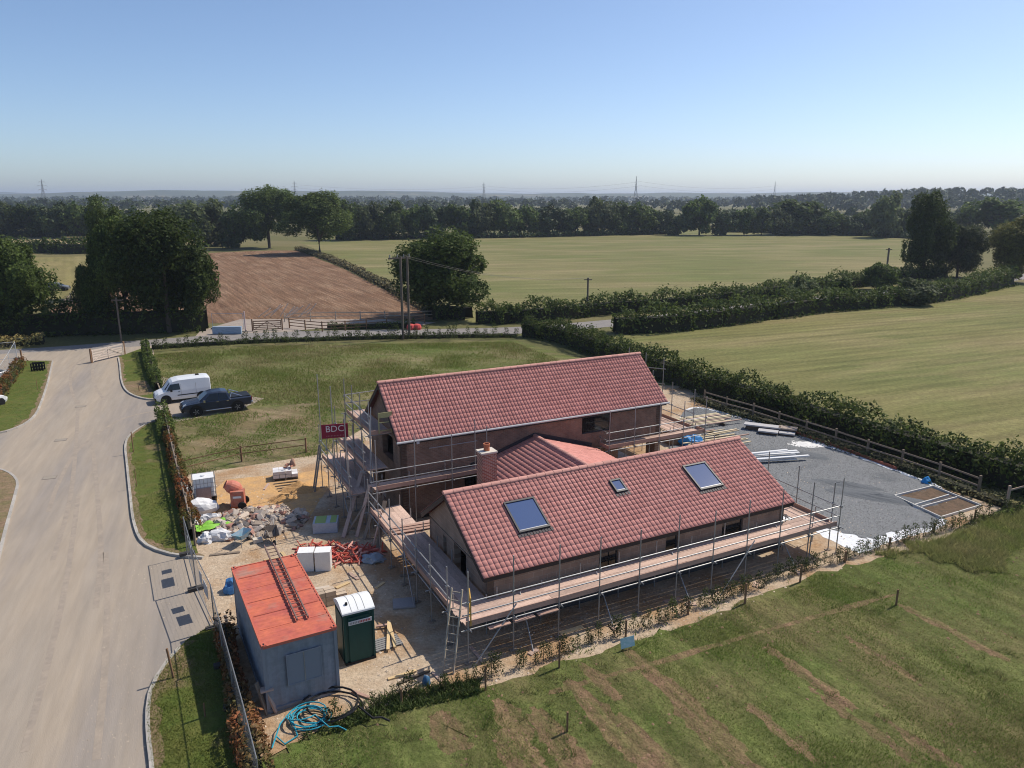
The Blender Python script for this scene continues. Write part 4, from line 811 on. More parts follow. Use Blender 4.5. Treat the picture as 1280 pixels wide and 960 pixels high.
strip = px((400, 898), (560, 852), (720, 804), (900, 744), (1060, 692), (1200, 650), (1200, 664), (1060, 708), (900, 764), (720, 824), (560, 872), (400, 918))
grass('edge_weeds', 'thin weeds growing in the hedging row at the site edge', strip, 26000, .05, .2, G_MEAD, .01, 36, lambda x, y: np.clip(vnoise(x, y, .7, 13) * 2.6 - 1.1, .02, .8), .02)
edge_p = px((340, 955), (400, 900), (440, 880), (520, 862), (600, 850), (600, 868), (470, 898), (400, 925))
grass('weeds', 'green weeds at the container end of the meadow edge', edge_p, 16000, .1, .3, mat('weed_blade', (.07, .10, .025), .8, island=.4, transl=.2), .01, 33, lambda x, y: np.clip(vnoise(x, y, .8, 3) * 2.4 - .7, 0, 1), .025)

# ------------------------------------------------------------------ site container and toilet
M_CBLUE = mat('container_blue_grey', (.245, .27, .31), .6, var=.16, scale=1.2, col2=(.20, .225, .26), col3=(.22, .17, .13), scale3=2.2, lo3=.66, hi3=.75); M_CROOF = mat('container_red_roof', (.58, .155, .085), .65, var=.16, scale=1.1, col2=(.45, .11, .085), col3=(.40, .20, .15), scale3=.8, lo3=.55, hi3=.7)
CA = R(28.5); CO = at(327, 808, 2.59); CO.z = 0; CW, CLN, CH_ = 2.5, 6.2, 2.56
cont = thing('shipping_container', 'blue grey site container with a bright red roof', 'container', CO, CA)
def corrug(p0, p1, z0, z1, n, dep, nrm):              # folded steel sheet
    p0, p1 = Vector(p0), Vector(p1); d = (p1 - p0); g = []; nrm = Vector(nrm)
    for i in range(n):
        for s, k in ((0, 0), (.28, 0), (.5, 1), (.78, 1)): g.append(p0 + d * ((i + s) / n) - nrm * dep * k)
    g.append(p1); b = B(); b.add([q + Vector((0, 0, z0)) for q in g] + [q + Vector((0, 0, z1)) for q in g], [(i, i + 1, len(g) + i + 1, len(g) + i) for i in range(len(g) - 1)]); return b
corrug((0, CLN, 0), (0, 0, 0), .12, CH_ - .08, 22, .045, (-1, 0, 0)).build('side_wall', M_CBLUE, cont)
corrug((CW, 0, 0), (CW, CLN, 0), .12, CH_ - .08, 22, .045, (1, 0, 0)).build('side_wall', M_CBLUE, cont)
corrug((CW, CLN, 0), (0, CLN, 0), .12, CH_ - .08, 9, .045, (0, 1, 0)).build('end_wall', M_CBLUE, cont)
g = B()
for i in range(6): x = CW * i / 6; g.box((x + CW / 12, .03 + (.018 if i % 2 else 0), CH_ / 2), (CW / 6 - .012, .03, CH_ - .2))
o_ = corrug((0, .02, 0), (CW, .02, 0), .12, CH_ - .08, 5, .03, (0, -1, 0)).build('end_wall', M_CBLUE, cont)
for x in (0.05, CW - .05):
    for y in (.05, CLN - .05): block('corner_post', (x, y, CH_ / 2), (.11, .11, CH_ - .02), M_CBLUE, cont)
for y, nm in ((.02, 'rail'), (CLN - .02, 'rail')):
    block(nm, (CW / 2, y, .08), (CW - .1, .08, .15), M_CBLUE, cont)
for x in (.02, CW - .02): block('rail', (x, CLN / 2, .08), (.08, CLN - .1, .15), M_CBLUE, cont)
# roof: shallow transverse folds
g = B(); ys = []; n = 26
for i in range(n):
    for s, k in ((0, 0), (.35, 0), (.5, 1), (.85, 1)): ys.append((CLN * (i + s) / n, -.02 * k))
ys.append((CLN, 0)); b = B(); b.add([(-.01, y, CH_ + z) for y, z in ys] + [(CW + .01, y, CH_ + z) for y, z in ys], [(len(ys) + i, len(ys) + i + 1, i + 1, i) for i in range(len(ys) - 1)])
rfp = b.build('roof', M_CROOF, cont)
for i in range(1, 6): block('seam', (CW / 2, CLN * i / 6, CH_ + .006), (CW - .2, .025, .012), M_CROOF, rfp)
for x in (0, CW): block('edge_rail', (x, CLN / 2, CH_ - .04), (.05, CLN, .1), M_CROOF, rfp)
for y in (0, CLN): block('edge_rail', (CW / 2, y, CH_ - .041), (CW - .06, .05, .1), M_CROOF, rfp)
for x in (.07, CW - .07):
    for y in (.07, CLN - .07): cc = block('corner_casting', (x, y, CH_ + .01), (.17, .17, .06), M_CROOF, cont); block('slot', (x, y, CH_ + .041), (.05, .11, .006), M_BLACK, cont)
sh = block('shutter', (CW * .53, -.02, 1.45), (1.14, .05, 1.12), mat('shutter_blue', (.20, .225, .265), .6), cont)
for x in (-.58, 0, .58): block('shutter_bar', (CW * .53 + x, -.05, 1.45), (.03, .02, 1.12), M_STEELD if x == 0 else M_CBLUE, cont)
for z in (.88, 2.02): block('shutter_bar', (CW * .53, -.052, z), (1.2, .02, .03), M_CBLUE, cont)
# ladder lying on the roof
a0, a1, b0, b1 = at(371.6, 774.8, CH_ + .1), at(334.5, 693.5, CH_ + .1), at(385, 770.7, CH_ + .1), at(347.7, 690, CH_ + .1)
p0, p1 = (a0 + b0) / 2, (a1 + b1) / 2; d = (p1 - p0).normalized()
ladder('ladder', 'dark ladder lying flat on the red container roof', p0, p1 + d * .9, (a0 - b0).length, Vector((-d.y, d.x, 0)), mat('dark_ladder', (.20, .13, .11), .6), 20)
# toilet
M_TG = mat('toilet_green', (.006, .055, .048), .45, var=.1, scale=1); M_TW = mat('toilet_white_roof', (.80, .81, .80), .45, var=.03, scale=3)
tp = at(432.8, 832); TL = thing('portable_toilet', 'dark green portable toilet with a white barrel roof', 'toilet', tp, R(27)); tw, td, th_ = 1.13, 1.2, 2.08
block('cabin', (tw / 2, td / 2, th_ / 2), (tw - .06, td - .06, th_), M_TG, TL)
for x in (.02, tw - .02):
    for y in (.02, td - .02): block('corner_post', (x, y, th_ / 2), (.07, .07, th_), M_TG, TL)
block('skid', (tw / 2, td / 2, .05), (tw + .04, td + .1, .1), M_BLACK, TL); block('door', (tw / 2, -.005, 1.0), (.8, .05, 1.85), M_TG, TL); block('side_panel', (-.005, td / 2, 1.0), (.05, .85, 1.8), M_TG, TL)
m = 8; prof = [(-.05, 0), (-.05, .07)] + [(-.02 + (td + .04) * i / m, .1 + .2 * math.sin(math.pi * i / m)) for i in range(m + 1)] + [(td + .05, .07), (td + .05, 0)]
rt = B().extr([(-.05, y, th_ + z) for y, z in prof], (tw + .1, 0, 0)).build('roof', M_TW, TL)
for x in (.3, .55, .8):
    B().extr([(x, -.02 + (td + .04) * i / m, th_ + .105 + .2 * math.sin(math.pi * i / m)) for i in range(m + 1)] + [(x, -.02 + (td + .04) * i / m, th_ + .085 + .2 * math.sin(math.pi * i / m)) for i in range(m, -1, -1)], (.022, 0, 0)).build('rib', mat('grey_rib', (.32, .33, .33), .5), rt)
B().lathe([(0, .1), (.05, .1), (.055, 0)], 8, (.2, .3, th_ + .22)).build('vent', M_BLACK, rt)
sgp = block('name_plate', (tw * .53, -.06, 1.72), (.88, .02, .15), mat('name_plate_grey', (.62, .63, .64), .5), TL)
for i in range(13): block('letter', (tw * .53 - .38 + i * .062, -.073, 1.72), (.04, .008, .085), mat('plate_grey_letter', (.25, .26, .28), .6) if i < 6 else mat('plate_red_letter', (.40, .05, .06), .6), TL)

# ------------------------------------------------------------------ vehicles
def loft(secs, mat_, name, parent):
    """secs: x, list of (half width, z) from sill to roof centre"""
    g = B(); k = len(secs[0][1]); vs = []
    for x, pr in secs: vs += [(x, w_, z) for w_, z in pr] + [(x, -w_, z) for w_, z in pr[::-1]]
    n = 2 * k; fs = [(i * n + j, (i + 1) * n + j, (i + 1) * n + j + 1, i * n + j + 1) for i in range(len(secs) - 1) for j in range(n - 1)]
    fs += [(i * n + n - 1, (i + 1) * n + n - 1, (i + 1) * n, i * n) for i in range(len(secs) - 1)]; fs += [tuple(range(n)), tuple(range((len(secs) - 1) * n, len(secs) * n))[::-1]]
    g.add(vs, fs); return g.build(name, mat_, parent)
def wheel(p, r, wd, parent, side, rim=None):
    t = B().lathe([(r * .62, -wd / 2), (r * .93, -wd / 2), (r, -wd / 3), (r, wd / 3), (r * .93, wd / 2), (r * .62, wd / 2), (r * .62, -wd / 2)], 20, p, 'Y').build('wheel', M_RUBBER, parent)
    g = B(); y = side * (wd / 2 - .03); g.lathe([(r * .62, y), (r * .58, y - side * .03), (r * .2, y + side * .0), (0, y)], 20, p, 'Y'); rm = g.build('rim', rim or M_STEELD, t)
    for k in range(5): a = k * 1.257; q = Vector(p); B().box((q.x + math.cos(a) * r * .35, q.y + y + side * .012, q.z + math.sin(a) * r * .35), (r * .5, .02, r * .13), 0, 0, -a).build('spoke', rim or M_STEELD, t)
def arch(p, r, parent, side):
    B().lathe([(r, -.02), (r, .02), (0, .02), (0, -.02), (r, -.02)], 20, p, 'Y').build('wheel_arch', M_BLACK, parent)
def pane(pts, m, parent, nm='window', th=.012):
    p = [Vector(q) for q in pts]; n = (p[1] - p[0]).cross(p[2] - p[0]).normalized(); B().extr([q - n * .004 for q in p], n * th).build(nm, m, parent)
def van(loc, rz):
    t = thing('van', 'white high-roof panel van parked behind the dark pickup', 'van', loc, rz); W = .9
    pm = mat('van_white', (.72, .74, .77), .3, spec=.5)
    def sec(x, zt, wt, zb=.28, wm=W, zs=None):
        zs = zs or min(1.05, zt - .12); return (x, [(wm - .08, zb), (wm, zb + .22), (wm, min(zs, zt - .1)), (wt + .03, zt - .12), (wt - .12, zt - .02), (wt * .5, zt), (0, zt + .01)])
    loft([sec(-2.2, 1.9, .74, .42, .86), sec(-2.15, 1.97, .77, .36, .89), sec(-1.8, 2.03, .78), sec(-.6, 2.05, .78), sec(.35, 2.03, .77), sec(.8, 1.93, .75), sec(1.0, 1.78, .73), sec(1.42, 1.22, .76), sec(1.5, 1.12, .78), sec(1.95, .98, .74), sec(2.15, .86, .66, .3, .8), sec(2.25, .68, .55, .34, .68)], pm, 'body', t)
    pane([(1.0, -.66, 1.76), (1.0, .66, 1.76), (1.43, .74, 1.19), (1.43, -.74, 1.19)], M_GLASS, t, 'windscreen', .03)
    for s in (-1, 1):
        q = [(.98, s * .80, 1.62), (.28, s * .805, 1.66), (.24, s * .895, 1.14), (1.32, s * .895, 1.13)]; pane(q if s < 0 else q[::-1], M_GLASS, t, 'side_window', .03)
        pl = [(-2.0, 1.72), (.12, 1.72), (.12, .62), (-2.0, .62)]
        B().box((-.75, s * .905, .66), (2.5, .02, .08)).build('rub_strip', M_BLACK, t); B().box((-1.6, s * .905, .66), (.2, .02, .08)).build('rub_strip', M_BLACK, t)
        for x in (.18, -1.0): B().box((x, s * .9, 1.05), (.012, .02, 1.1)).build('door_seam', M_STEELD, t)
        B().box((.95, s * .93, 1.12), (.16, .12, .2)).build('mirror', M_BLACK, t); B().box((.35, s * .91, .95), (.16, .03, .04)).build('door_handle', M_BLACK, t)
        B().box((2.06, s * .62, .78), (.22, .24, .16), 0, 0, .5).build('headlight', mat('headlamp', (.5, .52, .54), .15), t)
        for x in (1.42, -1.42): arch((x, s * .895, .36), .42, t, s); wheel((x, s * .82, .32), .32, .2, t, s)
    B().box((2.2, 0, .42), (.14, 1.5, .24)).build('bumper', M_BLACK, t); B().box((2.22, 0, .68), (.08, .8, .1)).build('grille', M_BLACK, t); B().box((-2.22, 0, .42), (.1, 1.6, .2)).build('bumper', M_BLACK, t)
    B().box((-1.3, 0, 2.09), (.28, .2, .1)).build('roof_vent', M_BLACK, t); return t
def pickup(loc, rz):
    t = thing('pickup_truck', 'dark blue double-cab pickup truck with a covered bed', 'pickup', loc, rz); W = .93
    pm = mat('pickup_navy', (.022, .032, .058), .25, spec=.6)
    def sec(x, zt, wt, zb=.42, wm=W, zs=1.08): return (x, [(wm - .07, zb), (wm, zb + .2), (wm, min(zs, zt - .06)), (wt + .02, max(zt - .1, min(zs, zt - .06) + .01)), (wt - .1, zt - .01), (wt * .5, zt), (0, zt + .01)])
    loft([sec(-2.65, 1.12, .84, .6, .86), sec(-2.58, 1.17, .88, .5), sec(-1.0, 1.17, .88), sec(-.98, 1.2, .88), sec(-.85, 1.72, .68), sec(-.4, 1.8, .68), sec(.3, 1.8, .67), sec(.65, 1.72, .66), sec(1.3, 1.2, .78), sec(1.42, 1.16, .84), sec(2.2, 1.08, .80), sec(2.5, .95, .72, .45, .86), sec(2.66, .78, .6, .5, .72)], pm, 'body', t)
    pane([(.68, -.58, 1.70), (.68, .58, 1.70), (1.3, .70, 1.22), (1.3, -.70, 1.22)], M_GLASS, t, 'windscreen', .03)
    for s in (-1, 1):
        for q in ([(.52, s * .71, 1.66), (-.08, s * .715, 1.69), (-.1, s * .90, 1.16), (1.0, s * .885, 1.16)], [(-.16, s * .715, 1.69), (-.72, s * .725, 1.64), (-.86, s * .90, 1.16), (-.18, s * .90, 1.16)]): pane(q if s < 0 else q[::-1], M_GLASS, t, 'side_window', .03)
        B().box((1.0, s * 1.02, 1.2), (.14, .2, .18)).build('mirror', mat('chrome', (.6, .6, .62), .15, metal=.9), t)
        for x in (.0, -.78): B().box((x, s * .945, 1.03), (.18, .03, .04)).build('door_handle', MATS['chrome'], t)
        for x in (.95, -.12, -.92): B().box((x, s * .93, .85), (.012, .012, .6)).build('door_seam', M_BLACK, t)
        bar('side_step', (-1.0, s * .98, .42), (.95, s * .98, .42), .04, MATS['chrome'], t)
        B().box((2.42, s * .66, .92), (.26, .26, .14), 0, 0, .5).build('headlight', mat('headlamp', (.5, .52, .54), .15), t); B().box((-2.66, s * .82, .95), (.05, .14, .34)).build('tail_light', mat('tail_lamp', (.35, .02, .02), .3), t)
        for x in (1.65, -1.5): arch((x, s * .925, .45), .5, t, s); wheel((x, s * .83, .4), .4, .26, t, s)
        B().tube((-1.0, s * .72, 1.2), (-1.15, s * .6, 1.55), .035, 8).build('sports_bar', MATS['chrome'], t); B().tube((-1.15, s * .6, 1.55), (-1.9, s * .74, 1.22), .035, 8).build('sports_bar', MATS['chrome'], t)
    bar('sports_bar', (-1.15, -.6, 1.55), (-1.15, .6, 1.55), .035, MATS['chrome'], t)
    B().box((-1.82, 0, 1.2), (1.5, 1.55, .04)).build('bed_cover', M_BLACK, t); B().box((2.62, 0, .52), (.16, 1.5, .26)).build('bumper', M_BLACK, t); B().box((2.62, 0, .82), (.1, .9, .2)).build('grille', M_BLACK, t); B().box((-2.7, 0, .56), (.12, 1.6, .2)).build('bumper', MATS['chrome'], t)
    return t
# nose to the left, parked side by side
pa, pb = at(228, 520), at(316, 508.5); dv = (pa - pb); pc = (at(247, 520.5) + at(297, 512)) / 2
pz = math.atan2(dv.y, dv.x); pk = pickup(pc + Vector((-math.sin(pz), math.cos(pz), 0)) * (-.95) + Vector((.1, 0, 0)), pz)
pk.location = at(271, 514); vz = pz + R(1); vn = van(at(229, 499.5), vz)
def car(loc, rz, label, paint, name='car'):
    t = thing(name, label, 'car', loc, rz); W = .88
    def sec(x, zt, wt, zb=.25, wm=W, zs=.88): return (x, [(wm - .07, zb), (wm, zb + .2), (wm, min(zs, zt - .06)), (wt + .02, max(zt - .1, min(zs, zt - .06) + .01)), (wt - .1, zt - .01), (wt * .5, zt), (0, zt + .01)])
    loft([sec(-2.05, .95, .7, .35, .78), sec(-1.95, 1.1, .72), sec(-1.5, 1.4, .6), sec(-.8, 1.46, .6), sec(.1, 1.45, .6), sec(.4, 1.36, .6), sec(1.1, .95, .74), sec(1.8, .82, .7), sec(2.1, .66, .55, .3, .7)], paint, 'body', t)
    pane([(.42, -.54, 1.34), (.42, .54, 1.34), (1.1, .66, .96), (1.1, -.66, .96)], M_GLASS, t, 'windscreen', .03); pane([(-1.5, .52, 1.36), (-1.5, -.52, 1.36), (-1.93, -.62, 1.08), (-1.93, .62, 1.08)], M_GLASS, t, 'rear_window', .03)
    for s in (-1, 1):
        q = [(.3, s * .645, 1.32), (-1.4, s * .645, 1.34), (-1.7, s * .845, .96), (.9, s * .845, .96)]; pane(q if s < 0 else q[::-1], M_GLASS, t, 'side_window', .03)
        for x in (1.3, -1.25): arch((x, s * .865, .32), .38, t, s); wheel((x, s * .79, .31), .31, .2, t, s)
car(at(-12, 478), R(75), 'silver car behind the mesh fence at the left edge', mat('silver_paint', (.52, .53, .54), .3, metal=.4))
car(at(-26, 512), R(75), 'white car nearest the road behind the left mesh fence', mat('white_paint', (.72, .72, .72), .3))
car(at(72, 363), R(10), 'grey car parked in the cut grass field behind the left trees', mat('grey_paint', (.12, .125, .13), .3))

# ------------------------------------------------------------------ fences, gates, poles
def rail_fence(name, label, line, h, step, rails, m, mp=None, zb=0, pw=.12, rw=.04, rh=.1, cat='fence', round_rail=False, over=.08):
    pts = resample([Vector((p[0], p[1], 0)) for p in line], step); t = thing(name, label, cat, pts[0]); o = pts[0]; r = random.Random(len(pts))
    for p in pts: beam('post', p - o + Vector((0, 0, zb)), p - o + Vector((r.uniform(-.03, .03), 0, zb + h + over + r.uniform(-.03, .03))), pw, pw, mp or m, t)
    for a, b in zip(pts, pts[1:]):
        for z in rails:
            z0, z1 = zb + z + r.uniform(-.02, .02), zb + z + r.uniform(-.02, .02); n = Vector((-(b - a).y, (b - a).x, 0)).normalized() * (pw / 2 + rw / 2 + .002)
            if round_rail: bar('rail', a - o - n + Vector((0, 0, z0)), b - o - n + Vector((0, 0, z1)), rh / 2, m, t)
            else: beam('rail', a - o - n + Vector((0, 0, z0)), b - o - n + Vector((0, 0, z1)), rw, rh, m, t)
    return t
rail_fence('post_and_rail_fence', 'grey timber post and rail fence between gravel yard and hedge', px((880, 505), (900, 512), (935, 521), (975, 534), (1030, 552), (1100, 576), (1160, 596), (1225, 620), (1263, 632)), 1.15, 2.55, (.62, 1.08), M_WOOD, mat('fence_post_wood', (.22, .17, .12), .9, var=.3, scale=2))
rail_fence('post_and_rail_fence', 'short pale rail joining the yard fence at the right edge', px((1258, 634), (1330, 612), (1400, 592)), 1.2, 2.6, (1.05,), mat('pale_rail', (.42, .31, .24), .9, var=.2))
rail_fence('post_and_rail_fence', 'weathered single-rail fence beside the red-leaved middle hedge', px((207, 523), (214, 556), (224, 600), (236, 646), (246, 692)), 1.15, 2.3, (1.05,), M_WOOD, zb=.02, pw=.09, round_rail=True, rh=.09)
rail_fence('post_and_rail_fence', 'thin dark rail fence between sand and rough ground', px((222, 596), (255, 586), (300, 577), (340, 571), (392, 564)), 1.0, 4.2, (.55, .98), M_POST, pw=.1, rw=.03, rh=.05)
rail_fence('post_and_rail_fence', 'brown three-rail fence of the ploughed field entrance beside the lane', px((362, 410), (400, 414.5), (440, 413), (480, 409), (520, 406), (548, 401)), 1.25, 2.9, (.4, .8, 1.2), M_POST, M_POST, pw=.14)
rail_fence('post_and_rail_fence', 'pale fence along the bottom edge of the ploughed field', px((356, 402), (420, 400), (480, 400), (545, 398)), 1.2, 3.5, (.6, 1.1), mat('pale_fence', (.40, .34, .28), .9, var=.2))
rail_fence('post_and_rail_fence', 'wire stock fence up the side of the cut grass field', px((78, 388), (100, 364), (126, 330)), 1.2, 4, (1.1,), M_WOOD)
rail_fence('rail_barrier', 'brown two-rail barrier at the end of the left verge', px((28, 452), (54, 452.5)), 1.1, 2.4, (.55, 1.0), M_POST, zb=.1, cat='barrier')
g_ = rail_fence('rail_barrier', 'low timber rail between two posts at the meadow corner beside the blue pipe', px((322, 942), (389, 925)), .95, 1.95, (.75,), mat('grey_rail', (.40, .33, .27), .9, var=.2), M_POST, pw=.13, rh=.12, round_rail=True, cat='barrier')
def field_gate(loc, rz, ln, label, m, h=1.25):
    t = thing('field_gate', label, 'gate', loc, rz)
    for z, q in ((.2, .11), (.45, .11), (.7, .11), (.95, .11), (h, .14)): beam('bar', (0, 0, z), (ln, 0, z), .06, q, m, t)
    for x in (.04, ln / 2, ln - .04): beam('stile', (x, -.051, .1), (x, -.051, h + .05), .05, .09, m, t)
    beam('brace', (.08, -.055, .15), (ln / 2, -.055, h - .06), .04, .07, m, t); beam('brace', (ln - .08, -.055, .15), (ln / 2, -.055, h - .06), .04, .07, m, t)
    for x in (-.12, ln + .12): beam('post', (x, 0, 0), (x, 0, h + .3), .15, .15, M_POST, t)
ga, gb = at(116, 453.5), at(155, 444); dg_ = gb - ga
field_gate(ga, math.atan2(dg_.y, dg_.x), dg_.length, 'pale timber field gate standing open across the estate road', mat('pale_gate', (.66, .55, .46), .9, var=.15))
ga, gb = at(317, 413.5), at(352, 412.5); dg_ = gb - ga
field_gate(ga, math.atan2(dg_.y, dg_.x), dg_.length, 'brown timber field gate at the ploughed field entrance', M_POST)
# mesh panels
M_MESH = mat('galvanised_mesh', (.20, .205, .21), .5, metal=.3)
def mesh_panel(name, label, a, b, h, group, zb=0.0, feet=True, m=M_MESH, wires=True, cat='fence panel'):
    a, b = Vector((a[0], a[1], 0)), Vector((b[0], b[1], 0)); d = b - a; L_ = d.length; t = thing(name, label, cat, (a.x, a.y, zb), math.atan2(d.y, d.x), group)
    for x in (.02, L_ - .02): bar('upright', (x, 0, .05), (x, 0, h), .022, m, t)
    for z in (.12, h - .02): bar('frame_rail', (0, 0, z), (L_, 0, z), .019, m, t)
    if wires:
        g = B(); n = int(L_ / .11)
        for i in range(1, n): g.box((L_ * i / n, 0, h / 2 + .05), (.0025, .0025, h - .2))
        for i in range(1, 9): g.box((L_ / 2, 0, .12 + (h - .14) * i / 9), (L_ - .05, .003, .003))
        w_ = g.build('wire_mesh', m, t); w_['kind'] = 'stuff'
    if feet: block('foot', (0, 0, .07), (.24, .7, .14), mat('rubber_foot', (.06, .055, .05), .9), t)
hp2 = [at(x, y, 2.0) for x, y in ((229, 648), (240, 686), (263, 731), (274, 775), (287, 822), (303, 880), (321, 952))]
nm_ = ('farthest', 'second', 'third', 'fourth', 'fifth', 'nearest')
for i, (a, b) in enumerate(zip(hp2, hp2[1:])): mesh_panel('mesh_fence_panel', nm_[i] + ' of the wire mesh panels between the road and the container, counted from the rubble', a, b, 2.0, 'mesh panels beside the container', .02 if i in (1, 2) else .1)
lf = [at(22, 450), at(14, 466), at(2, 487), at(-14, 512), at(-40, 545)]
for i, (a, b) in enumerate(zip(lf, lf[1:])): mesh_panel('mesh_fence_panel', ('farthest', 'second', 'third', 'nearest')[i] + ' galvanised panel of the left compound fence, counted from the lane', a, b, 1.9, 'left compound fence', .1, m=mat('bright_mesh', (.55, .58, .60), .45, metal=.3))
mesh_panel('mesh_fence_panel', 'galvanised panel of the left compound parallel to the lane', at(22, 450), at(-30, 455), 1.9, 'left compound fence', .1, m=MATS['bright_mesh'])
mesh_panel('barrier_panel', 'pale blue barrier panel under the gateway tree by the field entrance', at(266, 411), at(305, 411.5), 2.1, None, m=mat('blue_barrier', (.20, .30, .42), .5), cat='barrier')
o = bar('marker_post', at(307, 414), at(307, 414) + Vector((0, 0, 2.6)), .09, mat('pale_marker', (.55, .42, .40), .7)); tag(o, 'pale upright marker post at the end of the blue barrier', 'post')
bp2 = block('netting_roll', at(284, 412.5, .5), (3.6, .5, .9), mat('pale_blue_net', (.28, .36, .45), .8, var=.2, scale=2), None, .05); tag(bp2, 'pale blue folded netting stacked behind the blue barrier', 'netting')
# old frames dumped behind the gate
fr = thing('scrap_frames', 'heap of bent pale metal frames behind the brown field gate', 'scrap', at(345, 398))
for i in range(12):
    x = random.uniform(-4, 4); y = random.uniform(-1, 3); a = random.uniform(.5, 1.0); bar('frame_tube', (x, y, .1), (x + math.cos(a) * 2.2, y, .1 + math.sin(a) * 2.4), .05, mat('pale_tube', (.6, .57, .53), .6), fr)
rb = B()
for k in range(2): rb.lathe([(0, 0), (.55, 0), (.62, .3), (.5, .62), (.2, .75), (0, .78)], 10, (k * .75, k * .15, 0))
tag(rb.build('red_bag', mat('red_bag_cloth', (.55, .08, .07), .8), None, at(514, 412)), 'bright red bulk bag beside the lane at the foot of the twin poles', 'bag')
# telegraph poles
M_PW = mat('pole_wood', (.15, .12, .095), .9, var=.25, scale=2)
tpz = thing('electricity_pole', 'pair of tall wooden poles joined by a crossarm beside the lane', 'pole', at(504, 424))
pA, pB = Vector((0, 0, 0)), at(512, 423) - at(504, 424); hh = top_z(504, 424, 321)
for p in (pA, pB): bar('pole', p, p + Vector((0, 0, hh)), .15, M_PW, tpz)
d = pB.normalized(); beam('crossarm', pA - d * 1.6 + Vector((0, 0, hh - .15)), pB + d * .5 + Vector((0, 0, hh - .15)), .14, .2, M_PW, tpz)
for k in (-1.4, -.4, .45, 1.2): bar('insulator', d * k + Vector((0, 0, hh - .05)), d * k + Vector((0, 0, hh + .3)), .07, M_STEELD, tpz)
def pole(label, x, yb, yt, r=.13):
    h = top_z(x, yb, yt); p = at(x, yb); t = thing('telegraph_pole', label, 'pole', p); bar('pole', (0, 0, 0), (0, 0, h), r, M_PW, t); beam('crossarm', (-.6, 0, h - .3), (.6, 0, h - .3), .1, .12, M_PW, t); return p + Vector((0, 0, h))
t1 = pole('lone wooden pole rising from the far lane hedge', 734, 394, 347); t2 = pole('short wooden pole by the round dark bush at right', 1106, 356, 310, .18); t3 = pole('slanting thin pole under the broad gateway tree', 152, 428, 372, .1)
tp0 = at(504, 424) + Vector((0, 0, hh + .2)); 
def sag(a, b, s, n=14): return [a.lerp(b, i / n) - Vector((0, 0, s * 4 * (i / n) * (1 - i / n))) for i in range(n + 1)]
for i in range(2):
    c = B().path(sag(tp0 + Vector((i * .9 - .4, 0, 0)), t1 + Vector((i * .8 - .4, 0, 0)), 1.2), .012, 4).build('overhead_wire', M_BLACK); tag(c, ('left', 'right')[i] + ' of two overhead wires strung from the twin poles towards the lane hedge', 'wire')
# pylons
M_PY = mat('pylon_steel', (.20, .21, .22), .7)
def pylon_mesh():
    g = B(); hgt_ = 50; lv = [0, 9, 17, 24, 30, 35, 40, 45, 50]; wd = lambda z: 4.2 * (1 - z / 32) + .9 if z < 30 else 1.15 * (1 - (z - 30) / 22)
    for a, b in zip(lv, lv[1:]):
        ca = [(sx * wd(a), sy * wd(a), a) for sx, sy in ((1, 1), (-1, 1), (-1, -1), (1, -1))]; cb = [(sx * wd(b), sy * wd(b), b) for sx, sy in ((1, 1), (-1, 1), (-1, -1), (1, -1))]
        for k in range(4): g.tube(ca[k], cb[k], .22, 4); g.tube(ca[k], cb[(k + 1) % 4], .13, 4); g.tube(ca[(k + 1) % 4], cb[k], .13, 4); g.tube(cb[k], cb[(k + 1) % 4], .12, 4)
    for z, l in ((30, 7.5), (37, 9.5), (44, 6.5)):
        for s in (-1, 1):
            for yy in (-.6, .6): g.tube((0, yy, z), (s * l, 0, z + .3), .16, 4); g.tube((0, yy, z + 2.2), (s * l, 0, z + .3), .13, 4)
            g.tube((s * l, 0, z + .3), (s * l, 0, z - 2.4), .12, 4)
    return g.mesh('lattice_tower', M_PY)
PYM = pylon_mesh(); pyl = []
for i, (x, yt) in enumerate(((72, 225), (377, 227), (606, 229), (790, 222), (958, 228), (1278, 234))):
    D = (50 - H) / ((YH - yt) / F); p = Vector(((x - 640) / F * D, D, 0)); o = link('pylon', PYM, None, p, (0, 0, R(60 if i < 3 else 75)))
    tag(o, ('steel lattice pylon at the far left on the skyline', 'steel pylon peeking out above the lone oak', 'steel pylon on the skyline left of the picture centre', 'tallest steel pylon on the skyline right of the centre', 'steel pylon on the skyline above the dome-shaped tree', 'faint steel pylon at the right edge of the skyline')[i], 'pylon', 'pylons on the skyline'); pyl.append(p)
c = B()
for i, (a, b) in enumerate(((1, 2), (2, 3), (3, 4))):
    for z, l in ((34.8, 8), (41.5, 7)):
        c = B().path(sag(pyl[a] + Vector((l, 0, z)), pyl[b] + Vector((l, 0, z)), 9, 20), .10, 4).build('power_cable', M_PY); tag(c, ('lower' if z < 40 else 'upper') + ' power cable hanging ' + ('left of the centre pylon', 'between the two centre pylons', 'right of the tallest pylon')[i], 'cable')

